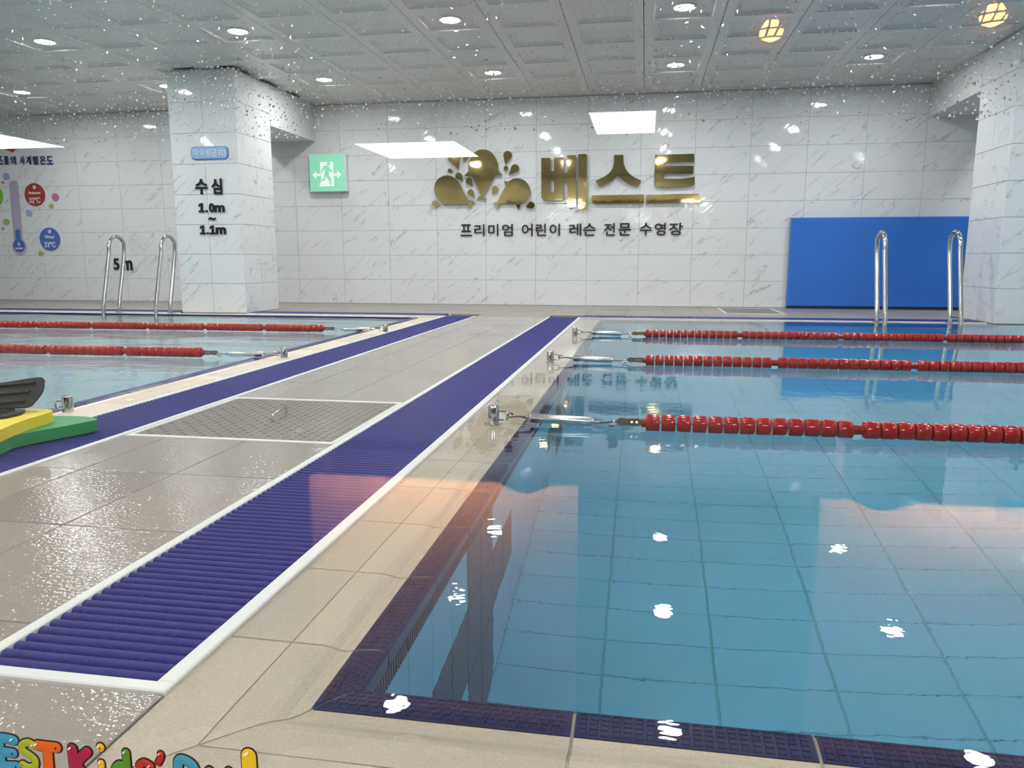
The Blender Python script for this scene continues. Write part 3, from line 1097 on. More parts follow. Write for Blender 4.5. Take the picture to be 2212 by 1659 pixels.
def ladder(xa, xb, label):
    t = thing('pool_ladder', label, 'ladder', ((xa + xb) / 2, 7.2, 0), 'steel pool ladders')
    for x in (xa - (xa + xb) / 2, xb - (xa + xb) / 2):
        fy, by = -0.20, 0.04      # front and back leg feet, from Y = 7.2
        pts = [(x, fy, -0.75), (x, fy, 0.06), (x, fy + 0.01, 0.10), (x, fy + 0.155, 0.62)]
        cyy, cz, rr = 0.085, 0.655, 0.128
        for k in range(1, 12):
            a = PI - PI * k / 12 + 0.25
            pts.append((x, cyy + rr * math.cos(a) * 1.0, cz + rr * math.sin(a)))
        pts += [(x, by + 0.145, 0.60), (x, by + 0.012, 0.10), (x, by, 0.06), (x, by, -0.02)]
        part('rail', MB().tube(pts, 0.019, 12), M['steel'], t, smooth=60)
        part('brace', MB().tube([(x, fy, 0.055), (x, by, 0.055)], 0.008, 8), M['steel'], t, smooth=True)
        part('foot_flange', MB().lathe([(0.034, -0.012), (0.034, 0.003), (0.022, 0.008)], 'z', 16, (x, by, 0)), M['steel'], t, smooth=30)
    w_ = abs(xb - xa) / 2
    for z in (-0.22, -0.48, -0.72):
        part('step', MB().box(-w_, w_, -0.235, -0.165, z - 0.012, z), M['steel_rough'], t)
    return t


ladder(-5.44, -4.85, 'stainless steel pool ladder at the far left end of the left pool')
ladder(2.04, 2.64, 'stainless steel pool ladder in front of the blue mat')

# ------------------------------------------------------------------ blue mat leaning on the far wall
t = thing('exercise_mat', 'large blue foam mat standing against the far wall', 'mat', (2.5, 9.11, 0))
for (z0, z1) in ((0.022, 0.545), (0.545, 1.005)):
    lean = 0.0
    mb = MB()
    w_, b_ = 0.905, 0.012
    vs_ = []
    for (yy, ins) in ((-0.050, b_), (-0.050 + b_, 0.0), (0.045, 0.0)):
        for (sx, zz, sz) in ((-1, z0, 1), (1, z0, 1), (1, z1, -1), (-1, z1, -1)):
            inz = 0.0 if abs(zz - 0.545) < 0.001 else ins
            vs_.append((sx * (w_ - ins), yy + 0.02 * (1 - zz), zz + sz * inz))
    mb.add(vs_, [(0, 1, 2, 3)] + [(4 * i + k, 4 * i + (k + 1) % 4, 4 * i + 4 + (k + 1) % 4, 4 * i + 4 + k) for i in range(2) for k in range(4)] + [(11, 10, 9, 8)])
    part('mat_panel', mb, M['mat_blue'], t)
part('base_edge', MB().box(-0.905, 0.905, -0.035, 0.055, 0.001, 0.0215), M['mat_dark'], t)

# ------------------------------------------------------------------ shapes on the far wall


def wall_pts(pts, ox_, oy_, sc_, Y):
    """outline points measured on an enlarged view -> (X, Z) metres on the wall plane"""
    out = []
    for p in pts:
        q = at(ox_ + p[0] / sc_, oy_ + p[1] / sc_, 1, Y)
        out.append((q.x, q.z))
    return out


def spline(pts, n=5):
    """closed outline; points marked with a third value are corners, the rest are smooth"""
    P = [Vector((p[0], p[1])) for p in pts]
    C = [len(p) > 2 for p in pts]
    m = len(P)
    out = []
    for i in range(m):
        p0, p1, p2, p3 = P[i - 1], P[i], P[(i + 1) % m], P[(i + 2) % m]
        t1_ = Vector((0, 0)) if C[i] else (p2 - p0) * 0.5
        t2_ = Vector((0, 0)) if C[(i + 1) % m] else (p3 - p1) * 0.5
        if C[i]:
            t1_ = (p2 - p1) * 0.8
        if C[(i + 1) % m]:
            t2_ = (p2 - p1) * 0.8
        for k in range(n):
            s_ = k / n
            h00, h10, h01, h11 = 2 * s_**3 - 3 * s_**2 + 1, s_**3 - 2 * s_**2 + s_, -2 * s_**3 + 3 * s_**2, s_**3 - s_**2
            q = p1 * h00 + t1_ * h10 + p2 * h01 + t2_ * h11
            out.append((q.x, q.y))
    return out


def drop(c, r, tip, n=14):
    d = Vector((tip[0] - c[0], tip[1] - c[1]))
    L_ = d.length
    a0 = math.atan2(d.y, d.x)
    b = math.acos(min(0.98, r / L_)) * 0.85
    pts = []
    for k in range(n + 1):
        a = a0 + b + (2 * PI - 2 * b) * k / n
        pts.append((c[0] + r * math.cos(a), c[1] + r * math.sin(a)))
    pts.append(tuple(tip))
    return pts


LOGO_Y = YW - 0.045
logo = thing('logo_sign', 'polished gold sign of three whales, water drops and big Korean letters', 'sign', (0, LOGO_Y, 0))


def gold(name, loops, ox_, oy_, sc_):
    lp = [wall_pts(l, ox_, oy_, sc_, LOGO_Y) for l in loops]
    o = part(name, MB().prism(lp, lambda a, b, h: (a, h, b), 0.0, 0.006), M['gold'], logo)
    part('acrylic_backing', MB().prism(lp, lambda a, b, h: (a, h, b), 0.0062, 0.036), M['gold_side'], o)
    return o


c = 1
WH = dict(
    top=[(780, 440), (800, 320), (870, 190), (960, 125), (1050, 110), (1140, 125), (1230, 190), (1300, 300), (1328, 400), (1332, 480, c), (1365, 535), (1408, 572, c), (1340, 586), (1282, 578, c), (1165, 790), (1045, 958, c), (1008, 955, c), (930, 760), (850, 600, c), (770, 604), (706, 582, c), (760, 535), (790, 480, c)],
    left=[(155, 830), (175, 720), (250, 630), (370, 585), (480, 605), (570, 670), (630, 765), (700, 900), (775, 1042, c), (850, 1048), (900, 1078, c), (845, 1098), (832, 1140), (820, 1197, c), (780, 1155), (762, 1104, c), (690, 1112), (500, 1120), (310, 1108), (215, 1020), (165, 920)],
    right=[(1440, 680, c), (1485, 698), (1530, 690, c), (1600, 650), (1690, 640), (1790, 665), (1870, 740), (1915, 840), (1922, 920), (1890, 1000), (1830, 1065), (1745, 1105, c), (1705, 1212, c), (1670, 1160), (1650, 1108, c), (1490, 1098), (1345, 1106, c), (1335, 1185), (1300, 1202, c), (1288, 1130), (1243, 1083, c), (1310, 1074, c), (1400, 900), (1475, 772, c), (1448, 730)],
    tail=[(945, 1032, c), (960, 985), (1010, 955), (1065, 962), (1108, 1012), (1110, 1048, c), (1080, 1018), (1030, 1002), (985, 1012), (955, 1044, c)],
)
for k_, v_ in WH.items():
    gold('whale' if k_ != 'tail' else 'whale_tail', [spline(v_)], 920, 310, 8.508)
for cc, r_, tp in (((1500, 215), 79, (1455, 385)), ((1638, 455), 74, (1520, 577)), ((1470, 448), 40, (1434, 502)), ((520, 250), 115, (600, 487)), ((440, 500), 42, (502, 520)), ((600, 595), 62, (682, 687)), ((792, 692), 60, (862, 787)), ((820, 900), 57, (892, 997)), ((1275, 832), 58, (1210, 927)), ((165, 1105), 58, (247, 1137)), ((1935, 1128), 62, (1838, 1167)), ((735, 235), 52, (703, 337))):
    gold('water_drop', [drop(cc, r_, tp)], 920, 310, 8.508)
G = [
    [[(112, 180), (222, 180), (228, 186), (228, 345), (272, 345), (272, 178), (388, 175), (390, 365), (437, 365), (437, 146), (535, 144), (548, 158), (548, 800), (450, 806), (436, 792), (437, 480), (388, 480), (385, 712), (150, 712), (112, 676)], [(226, 455), (226, 605), (270, 605), (270, 455)]],
    [[(577, 134), (668, 130), (686, 145), (686, 810), (672, 826), (595, 826), (577, 812)]],
    [spline([(1030, 143, c), (1145, 143, c), (1150, 255), (1185, 335), (1245, 400), (1305, 437), (1365, 462, c), (1358, 495), (1320, 541, c), (1230, 512), (1150, 470), (1075, 402, c), (1000, 468), (930, 508), (845, 547, c), (815, 510), (795, 465, c), (880, 430), (955, 380), (1010, 310), (1028, 240)], 3)],
    [[(748, 652), (1405, 640), (1402, 746), (1390, 750), (775, 753), (748, 735)]],
    [spline([(1545, 142, c), (2035, 128, c), (2033, 230, c), (1665, 236, c), (1663, 280, c), (2026, 278, c), (2022, 378, c), (1660, 382, c), (1658, 440, c), (1860, 441), (2041, 420, c), (2040, 515, c), (1900, 543), (1620, 547), (1555, 530), (1536, 490), (1540, 300)], 3)],
    [[(1437, 655), (1445, 645), (2085, 630), (2112, 648), (2112, 738), (1440, 745)]],
]
for lp in G:
    gold('korean_stroke', lp, 1150, 310, 5.8211)

# exit sign
es = thing('exit_sign', 'green lit exit sign with white running figure and two arrows', 'exit sign', (0, YW - 0.085, 0))
a_, b_ = at(667, 334, 1, YW - 0.085), at(745, 413, 1, YW - 0.085)
ex0, ex1, ez0, ez1 = a_.x, b_.x, b_.z, a_.z
part('housing', MB().bbox(ex0 + 0.004, ex1 + 0.022, 0.012, 0.084, ez0, ez1, 0.004, 'y'), M['white'], es)
part('face', MB().bbox(ex0, ex1, 0.0, 0.0115, ez0, ez1, 0.003, 'y'), M['exit_green'], es)


def EX(u, v):
    return (ex0 + (ex1 - ex0) * u, ez1 - (ez1 - ez0) * v)


def flat(name, outline, h0, h1, mat, parent, loops=None):
    lp = [outline] + (loops or [])
    return part(name, MB().prism(lp, lambda a, b, h: (a, h, b), h0, h1), mat, parent)


door = [EX(.315, .21), EX(.685, .21), EX(.70, .86), EX(.60, .86), EX(.315, .865), EX(.27, .86), EX(.34, .70), EX(.315, .55)]
flat('doorway', door, -0.0025, -0.0002, M['exit_white'], es)
man = [EX(.45, .30), EX(.56, .31), EX(.60, .40), EX(.68, .45), EX(.66, .48), EX(.57, .45), EX(.56, .55), EX(.62, .68), EX(.63, .83), EX(.58, .83), EX(.57, .72), EX(.47, .60), EX(.44, .70), EX(.35, .72), EX(.35, .67), EX(.41, .65), EX(.44, .50), EX(.45, .38), EX(.40, .42), EX(.37, .50), EX(.34, .49), EX(.38, .36)]
flat('running_figure', man, -0.0045, -0.0027, M['exit_green'], es)
hc = EX(.565, .255)
flat('figure_head', [(hc[0] + .022 * math.cos(2 * PI * k / 14), hc[1] + .022 * math.sin(2 * PI * k / 14)) for k in range(14)], -0.0045, -0.0027, M['exit_green'], es)
for s_ in (0, 1):
    ar = [(.08, .55), (.20, .45), (.20, .52), (.30, .52), (.30, .58), (.20, .58), (.20, .65)]
    flat('arrow', [EX(u if not s_ else 1 - u, v) for u, v in ar], -0.0025, -0.0002, M['exit_white'], es)

# ------------------------------------------------------------------ lettering (all glyphs are turned into meshes in one pass)
TEXTS = []


def text(name, body, x0, y0, x1, y1, Y, mat, parent, bold=0.0, depth=0.01, lift=0.0, box='px'):
    TEXTS.append((name, body, x0, y0, x1, y1, Y, mat, parent, bold, depth, lift, box))


def bake_texts():
    objs = []
    for (name, body, x0, y0, x1, y1, Y, mat, parent, bold, depth, lift, box) in TEXTS:
        cu = bpy.data.curves.new('glyph', 'FONT')
        cu.body = body
        cu.extrude = 0.05
        cu.offset = bold
        cu.resolution_u = 4
        o = bpy.data.objects.new('glyph', cu)
        COL.objects.link(o)
        objs.append(o)
    bpy.context.view_layer.update()
    dg = bpy.context.evaluated_depsgraph_get()
    for o, (name, body, x0, y0, x1, y1, Y, mat, parent, bold, depth, lift, box) in zip(objs, TEXTS):
        me = bpy.data.meshes.new_from_object(o.evaluated_get(dg))
        if box == 'px':
            p, q = at(x0, y0, 1, Y), at(x1, y1, 1, Y)
            X0, X1, Z0, Z1 = p.x, q.x, q.z, p.z
        else:
            X0, X1, Z0, Z1 = x0, x1, y0, y1
        xs = [v.co.x for v in me.vertices]
        ys = [v.co.y for v in me.vertices]
        mnx, mxx, mny, mxy = min(xs), max(xs), min(ys), max(ys)
        for v in me.vertices:
            u = (v.co.x - mnx) / (mxx - mnx)
            w = (v.co.y - mny) / (mxy - mny)
            v.co = (X0 + (X1 - X0) * u, (Y - lift - depth / 2) - v.co.z / 0.05 * depth / 2, Z0 + (Z1 - Z0) * w)
        import bmesh
        bm = bmesh.new()
        bm.from_mesh(me)
        bmesh.ops.recalc_face_normals(bm, faces=bm.faces)
        bm.to_mesh(me)
        bm.free()
        me.materials.clear()
        me.materials.append(mat)
        me.name = name
        c_ = link(name, me)
        c_.parent = parent
        pl_ = Vector(parent.location)
        if parent.parent:
            pl_ = pl_ + Vector(parent.parent.location)
        c_.location = -pl_
        cu = o.data
        bpy.data.objects.remove(o)
        bpy.data.curves.remove(cu)


slog = thing('slogan_lettering', 'row of small black Korean letters on the wall under the gold sign', 'lettering', (0.0, YW, 0.9))
for ch, a, b in zip('프리미엄어린이레슨전문수영장', (65, 195, 325, 455, 640, 770, 900, 1085, 1215, 1410, 1545, 1745, 1885, 2020), (172, 290, 420, 555, 740, 865, 995, 1195, 1330, 1510, 1660, 1855, 1985, 2145)):
    sl = 10.0 * (a / 2145.0)
    text('letter', ch, 980 + a / 4.337, 470 + (64 - sl * 1.6) / 4.337, 980 + b / 4.337, 470 + (174 - sl) / 4.337, YW, M['black'], slog, 0.008, 0.012, 0.004)

CYF = 7.30
dm = thing('depth_lettering', 'black Korean water depth lettering 1.0m to 1.1m on the left column', 'lettering', (-4.4, CYF, 1.2))
for ch, a, b, c0, d0 in (('수', 360, 552, 670, 897), ('심', 600, 772, 664, 893)):
    text('letter', ch, 370 + a / 6.913, 290 + c0 / 6.913, 370 + b / 6.913, 290 + d0 / 6.913, CYF, M['black'], dm, 0.028, 0.012, 0.003)
ONE = [(0, .16), (.38, 0), (.68, 0), (.68, .80), (1, .80), (1, 1), (.02, 1), (.02, .80), (.36, .80), (.36, .27), (0, .38)]
for a, b, c0, d0 in ((418, 502, 1030, 1166), (438, 522, 1360, 1496), (582, 666, 1360, 1494)):
    part('letter', MB().prism([wall_pts([(a + (b - a) * u, c0 + (d0 - c0) * v) for u, v in ONE], 370, 290, 6.913, CYF)], lambda x_, z_, h: (x_ + 4.4, h, z_ - 1.2), -0.015, -0.003), M['black'], dm)
part('letter', MB().prism([wall_pts(spline([(566, 1268), (578, 1246), (600, 1238), (630, 1254), (650, 1256), (662, 1242), (671, 1258), (655, 1282), (630, 1284), (600, 1266), (585, 1270), (572, 1282)], 3), 370, 290, 6.913, CYF)], lambda x_, z_, h: (x_ + 4.4, h, z_ - 1.2), -0.015, -0.003), M['black'], dm)
for ch, a, b, c0, d0 in (('.', 518, 552, 1132, 1166), ('0', 568, 655, 1030, 1166), ('m', 650, 806, 1060, 1163), ('.', 537, 570, 1462, 1495), ('m', 672, 826, 1390, 1492)):
    text('letter', ch, 370 + a / 6.913, 290 + c0 / 6.913, 370 + b / 6.913, 290 + d0 / 6.913, CYF, M['black'], dm, 0.03, 0.012, 0.003)

ds = thing('no_diving_sign', 'sky blue rounded no-diving sign with white Korean letters on the left column', 'sign', (-4.4, CYF, 1.6))


def pill(px0, py0, px1, py1, Y):
    p, q = at(px0, py0, 1, Y), at(px1, py1, 1, Y)
    x0, x1, z0, z1 = p.x, q.x, q.z, p.z
    r = (z1 - z0) * 0.32
    out = []
    for (cx_, cz_, a0) in ((x1 - r, z1 - r, 0), (x0 + r, z1 - r, 90), (x0 + r, z0 + r, 180), (x1 - r, z0 + r, 270)):
        for k in range(7):
            a = math.radians(a0 + 15 * k)
            out.append((cx_ + r * math.cos(a), cz_ + r * math.sin(a)))
    return out


o = part('sign_edge', MB().prism([pill(370 + 300 / 6.913, 290 + 192 / 6.913, 370 + 860 / 6.913, 290 + 372 / 6.913, CYF)], lambda a, b, h: (a + 4.4, h, b - 1.6), -0.012, -0.001), M['sky_blue_edge'], ds)
o = part('sign_face', MB().prism([pill(370 + 307 / 6.913, 290 + 199 / 6.913, 370 + 850 / 6.913, 290 + 358 / 6.913, CYF)], lambda a, b, h: (a + 4.4, h, b - 1.6), -0.015, -0.0122), M['sky_blue'], ds)
for ch, a, b in zip('다이빙금지!', (338, 440, 528, 612, 704, 800), (425, 505, 605, 695, 785, 820)):
    text('letter', ch, 370 + a / 6.913, 290 + 226 / 6.913, 370 + b / 6.913, 290 + 332 / 6.913, CYF, M['white'], ds, 0.018, 0.004, 0.0155)

rm = thing('depth_lettering', 'black Korean depth lettering on the right column, past the picture edge', 'lettering', (3.3, 7.18, 1.3))
text('letter', '수', 3.20, 1.10, 3.33, 1.26, 7.18, M['black'], rm, 0.028, 0.012, 0.003, 'm')
text('letter', '심', 3.36, 1.10, 3.48, 1.26, 7.18, M['black'], rm, 0.028, 0.012, 0.003, 'm')
text('letter', '1.0m', 3.24, 0.92, 3.46, 1.01, 7.18, M['black'], rm, 0.03, 0.012, 0.003, 'm')
rs_ = thing('no_diving_sign', 'sky blue rounded sign on the right column, just cut by the picture edge', 'sign', (3.3, 7.18, 1.7))
part('sign_face', MB().prism([spline([(3.145, 1.60), (3.16, 1.57), (3.52, 1.57), (3.56, 1.60), (3.56, 1.69), (3.52, 1.72), (3.18, 1.72), (3.145, 1.69)], 4)], lambda a, b, h: (a - 3.3, h, b - 1.7), -0.012, -0.001), M['sky_blue'], rs_)

fm = thing('distance_lettering', 'black 5m distance lettering on the far wall behind the left ladder', 'lettering', (-6.0, YW, 0.5))
text('letter', '5', 245.5, 558, 259.5, 583, YW, M['black'], fm, 0.025, 0.012, 0.003)
text('letter', 'm', 265, 562, 287.5, 584, YW, M['black'], fm, 0.025, 0.012, 0.003)

# seasonal temperature display
S5 = 5.53
tdp = thing('temperature_display', 'seasonal water temperature display with thermometer and round badges on the far wall', 'wall display', (-7.6, YW, 1.2))
DOTC = {}


def dotmat(col):
    if col not in DOTC:
        DOTC[col] = plain('print %d' % len(DOTC), col, 0.35)
    return DOTC[col]


def disc(name, cx_, cy_, rx, ry, h0, h1, mat, parent, n=28):
    pc = at(cx_ / S5, 320 + cy_ / S5, 1, YW)
    pr = at((cx_ + rx) / S5, 320 + cy_ / S5, 1, YW)
    pt = at(cx_ / S5, 320 + (cy_ - ry) / S5, 1, YW)
    a, b = pr.x - pc.x, pt.z - pc.z
    ox_, oz_ = parent_off(parent)
    return part(name, MB().prism([[(pc.x + a * math.cos(2 * PI * k / n), pc.z + b * math.sin(2 * PI * k / n)) for k in range(n)]], lambda u, v, h: (u - ox_, h, v - oz_), h0, h1), mat, parent)


def parent_off(p):
    return (-7.6, 1.2)


for (x, y, r, col) in ((78, 340, 40, (.33, .42, .72)), (38, 410, 15, (.45, .15, .25)), (665, 585, 42, (.58, .19, .33)), (615, 690, 26, (.40, .47, .16)), (350, 775, 38, (.36, .46, .72)), (80, 885, 36, (.30, .50, .18)), (40, 962, 15, (.45, .30, .35)), (495, 1260, 28, (.38, .46, .12))):
    disc('dot', x, y, r, r * 1.08, -0.008, -0.001, dotmat(col), tdp)
for (x, y, col, word, deg, wx, wy) in ((425, 562, (.36, .045, .035), 'Autumn', '32℃', (345, 492, 515, 550), (355, 495, 588, 656)), (605, 1092, (.08, .16, .50), 'Winter', '33℃', (540, 663, 1042, 1080), (538, 678, 1118, 1186)), (-75, 572, (.22, .52, .05), 'Summer', '31℃', (-155, -5, 525, 560), (-150, -10, 600, 665)), (-122, 1100, (.35, .16, .40), 'Spring', '32℃', (-200, -45, 1055, 1090), (-195, -50, 1130, 1195))):
    disc('badge_rim', x + 4, y + 6, 128, 147, -0.006, -0.001, M['white'], tdp)
    bd = disc('badge', x - 2, y - 4, 122, 139, -0.012, -0.0062, dotmat(col), tdp)
    text('badge_word', word, wx[0] / S5, 320 + wx[2] / S5, wx[1] / S5, 320 + wx[3] / S5, YW, M['white'], tdp, 0.02, 0.003, 0.0122)
    text('badge_number', deg, wy[0] / S5, 320 + wy[2] / S5, wy[1] / S5, 320 + wy[3] / S5, YW, M['white'], tdp, 0.02, 0.003, 0.0122)
    # small pictogram above the word: ring of short bars
    ix, iy = (wx[0] + wx[1]) / 2, wx[2] - 46
    for k in range(4):
        a = PI * k / 4
        pts = [(ix + 24 * math.cos(a) - 3 * math.sin(a), iy + 26 * math.sin(a) + 3 * math.cos(a)), (ix - 24 * math.cos(a) - 3 * math.sin(a), iy - 26 * math.sin(a) + 3 * math.cos(a)), (ix - 24 * math.cos(a) + 3 * math.sin(a), iy - 26 * math.sin(a) - 3 * math.cos(a)), (ix + 24 * math.cos(a) + 3 * math.sin(a), iy + 26 * math.sin(a) - 3 * math.cos(a))]
        part('pictogram', MB().prism([wall_pts(pts, 0, 320, S5, YW)], lambda u, v, h: (u + 7.6, h, v - 1.2), -0.0145 - 0.0003 * k, -0.0122), M['white'], tdp)


def tube_outline(x0, y0, x1, y1, w, n=8):
    """round-ended strip from (x0,y0) to (x1,y1)"""
    d = Vector((x1 - x0, y1 - y0)).normalized()
    nn = Vector((-d.y, d.x))
    out = []
    for k in range(n + 1):
        a = PI * k / n
        q = Vector((x0, y0)) + (nn * math.cos(a) - d * math.sin(a)) * w
        out.append((q.x, q.y))
    for k in range(n + 1):
        a = PI * k / n
        q = Vector((x1, y1)) + (-nn * math.cos(a) + d * math.sin(a)) * w
        out.append((q.x, q.y))
    return out


def wall_flat(name, pts, h0, h1, mat):
    return part(name, MB().prism([wall_pts(pts, 0, 320, S5, YW)], lambda u, v, h: (u + 7.6, h, v - 1.2), h0, h1), mat, tdp)


wall_flat('thermometer_tube', tube_outline(168, 440, 226, 1100, 52), -0.008, -0.001, dotmat((.47, .42, .52)))
disc('thermometer_bulb', 237, 1180, 88, 96, -0.0085, -0.0010, dotmat((.55, .50, .60)), tdp)
wall_flat('mercury', tube_outline(218, 1000, 228, 1110, 30), -0.011, -0.0087, dotmat((.08, .16, .50)))
disc('mercury_bulb', 235, 1165, 70, 80, -0.0114, -0.0088, dotmat((.08, .16, .50)), tdp)
wall_flat('bulb_bar', tube_outline(198, 1197, 276, 1197, 8), -0.013, -0.0117, M['white'])
text('bulb_number', '4', 214 / S5, 320 + 1122 / S5, 250 / S5, 320 + 1172 / S5, YW, M['white'], tdp, 0.02, 0.002, 0.0117)
for ch, a, b in zip('키즈풀의사계절온도', (-105, -28, 50, 122, 238, 312, 386, 478, 560), (-35, 42, 114, 200, 305, 380, 466, 554, 640)):
    text('letter', ch, a / S5, 320 + 97 / S5, b / S5, 320 + 196 / S5, YW, M['indigo'], tdp, 0.022, 0.010, 0.003)
wall_flat('banner', [(60, -40), (240, -55), (245, -2), (205, 5), (150, 52), (120, 35), (50, 10)], -0.010, -0.001, dotmat((.42, .04, .035)))
wall_flat('banner', [(-120, -40), (52, -40), (44, 6), (-20, 32), (-120, 30)], -0.009, -0.001, dotmat((.22, .52, .05)))

bake_texts()

# ------------------------------------------------------------------ foam boards and fins on the left drain
kb = thing('kickboard', 'green foam swimming board lying across the left drain grate', 'kickboard', (-1.98, 2.1, 0.006))
out_g = spline([(-1.773, 1.800, 1), (-1.786, 1.845), (-1.800, 1.885), (-1.795, 1.925), (-1.772, 1.985), (-1.745, 2.055), (-1.722, 2.120), (-1.722, 2.142, 1), (-1.742, 2.162), (-1.80, 2.178), (-1.90, 2.170), (-2.00, 2.130), (-2.10, 2.03), (-2.16, 1.90), (-2.12, 1.78), (-1.95, 1.74), (-1.83, 1.76)], 5)
part('board', MB().prism([out_g], lambda a, b, h: (a + 1.98, b - 2.1, h), 0.0, 0.036), M['foam_green'], kb)
yb = thing('kickboard', 'yellow foam swimming board stacked on the green one', 'kickboard', (-2.0, 2.0, 0.0425))
out_y = spline([(-1.775, 1.80), (-1.800, 1.90), (-1.815, 1.97), (-1.822, 2.045), (-1.832, 2.085), (-1.862, 2.108), (-1.93, 2.112), (-2.00, 2.075), (-2.07, 2.01), (-2.12, 1.90), (-2.10, 1.80), (-1.98, 1.74), (-1.84, 1.75)], 5)
part('board', MB().prism([out_y], lambda a, b, h: (a + 2.0, b - 2.0, h), 0.0, 0.034), M['foam_yellow'], yb)


def fin(name, label, loc, rot, outline, t_=0.010):
    f_ = thing(name, label, 'swim fin', loc, 'black swim fins')
    f_.rotation_euler = rot
    part('blade', MB().prism([outline], lambda a, b, h: (a, b, h), 0.0, t_ * 0.6), M['rubber'], f_)
    for k in (-1, 0, 1):
        part('rib', MB().box(-0.16, 0.06, k * 0.036 - 0.004, k * 0.036 + 0.004, t_ * 0.6, t_ * 1.3), M['rubber'], f_)
    part('foot_pocket', MB().lathe([(0.012, -0.34), (0.034, -0.33), (0.042, -0.25), (0.036, -0.16), (0.022, -0.12)], 'x', 14, (0, 0, 0.046)), M['rubber'], f_, smooth=40)
    return f_


bl = spline([(-0.20, -0.035), (-0.05, -0.050), (0.06, -0.060), (0.085, -0.050, 1), (0.098, 0.0), (0.085, 0.050, 1), (0.06, 0.060), (-0.05, 0.050), (-0.20, 0.035)], 4)
fin('swim_fin', 'upper black rubber swim fin tilted up on the yellow board', (-1.955, 2.075, 0.128), (math.radians(42), math.radians(-5), math.radians(6)), bl)
fin('swim_fin', 'lower black rubber swim fin lying on the yellow board', (-1.975, 1.99, 0.0785), (math.radians(0), math.radians(0), math.radians(14)), bl)

# ------------------------------------------------------------------ hall downlights
LAMP_X = [SEAM_X + 0.5 * CP_X + 3 * CP_X * k for k in range(-5, 4)]
LAMP_Y = [8.03, 6.27, 4.58, 2.85, 1.20]


def ring_mesh():
    prof = [(0.078, 0.0255), (0.094, 0.0255), (0.096, 0.019), (0.091, 0.014), (0.080, 0.015), (0.076, 0.021)]
    n = 28
    mb = MB()
    vs_ = []
    for r, h in prof:
        for k in range(n):
            w_ = 2 * PI * k / n
            vs_.append((r * math.cos(w_), r * math.sin(w_), h))
    m_ = len(prof)
    fs_ = [(i * n + k, i * n + (k + 1) % n, ((i + 1) % m_) * n + (k + 1) % n, ((i + 1) % m_) * n + k) for i in range(m_) for k in range(n)]
    mb.add(vs_, fs_)
    return mb.mesh('trim_ring', M['ring'], smooth=50)


ringm = ring_mesh()
lensm = MB().add([(0.077 * math.cos(2 * PI * k / 20), -0.077 * math.sin(2 * PI * k / 20), 0.0195) for k in range(20)], [tuple(range(20))]).mesh('lens', M['lens'], fixn=False)
ROWN = ['the row nearest the far wall', 'the second row from the far wall', 'the third row from the far wall', 'the fourth row from the far wall', 'the row nearest the window']
for j, y in enumerate(LAMP_Y):
    for i, x in enumerate(LAMP_X):
        d_ = thing('downlight', 'bright round ceiling downlight, %s from the left in %s' % (ORD[i], ROWN[j]), 'ceiling light', (x, y, CEIL), 'recessed downlights over the pools')
        link('trim_ring', ringm, d_)
        link('lens', lensm, d_)

# ------------------------------------------------------------------ the lounge behind the window (seen mirrored in the glass)
LZ0, LZ1, LY0 = -0.70, 1.91, -12.0
struct('floor_lounge', MB().box(XL, XR, LY0, YF - 0.06, LZ0 - 0.1, LZ0), M['lounge_floor'])
struct('ceiling_lounge', MB().box(XL, XR, LY0, YF - 0.06, LZ1 + 0.012, LZ1 + 0.1), M['lounge_ceiling'])
struct('wall_lounge_back', MB().box(XL, XR, LY0 - 0.1, LY0, LZ0, LZ1), M['lounge_wall'])
struct('wall_lounge_left', MB().box(XL - 0.1, XL, LY0, YF - 0.06, LZ0, LZ1), M['lounge_wall'])
struct('wall_lounge_right', MB().box(XR, XR + 0.1, LY0, YF - 0.06, LZ0, LZ1), M['lounge_wall'])


def led(label, x0, x1, v0, v1):
    """v = depth as seen mirrored beyond the glass; the panel itself hangs in the lounge"""
    ya, yb_ = 2 * YF - v1, 2 * YF - v0
    t = thing('led_panel', label, 'light panel', ((x0 + x1) / 2, (ya + yb_) / 2, LZ1), 'LED panels on the lounge ceiling')
    w_, h_ = (x1 - x0) / 2, (yb_ - ya) / 2
    part('panel_frame', MB().box(-w_ - .01, w_ + .01, -h_ - .01, h_ + .01, 0.004, 0.0118), M['white'], t)
    part('diffuser', MB().box(-w_, w_, -h_, h_, 0.0, 0.0038), M['led'], t)


led('wide LED panel mirrored in the glass beside the gold whales', -3.47, -2.25, 9.05, 10.38)
led('narrow LED panel mirrored in the glass above the gold letters', -0.56, 0.06, 7.55, 8.79)
led('LED panel mirrored in the glass over the thermometer display', -8.3, -7.08, 7.25, 8.66)
led('LED panel on the lounge ceiling close behind the window, left', -2.2, -1.6, 1.7, 2.9)  # this one and the next are added to light the window letters
led('LED panel on the lounge ceiling close behind the window, right', 0.9, 1.5, 1.7, 2.9)


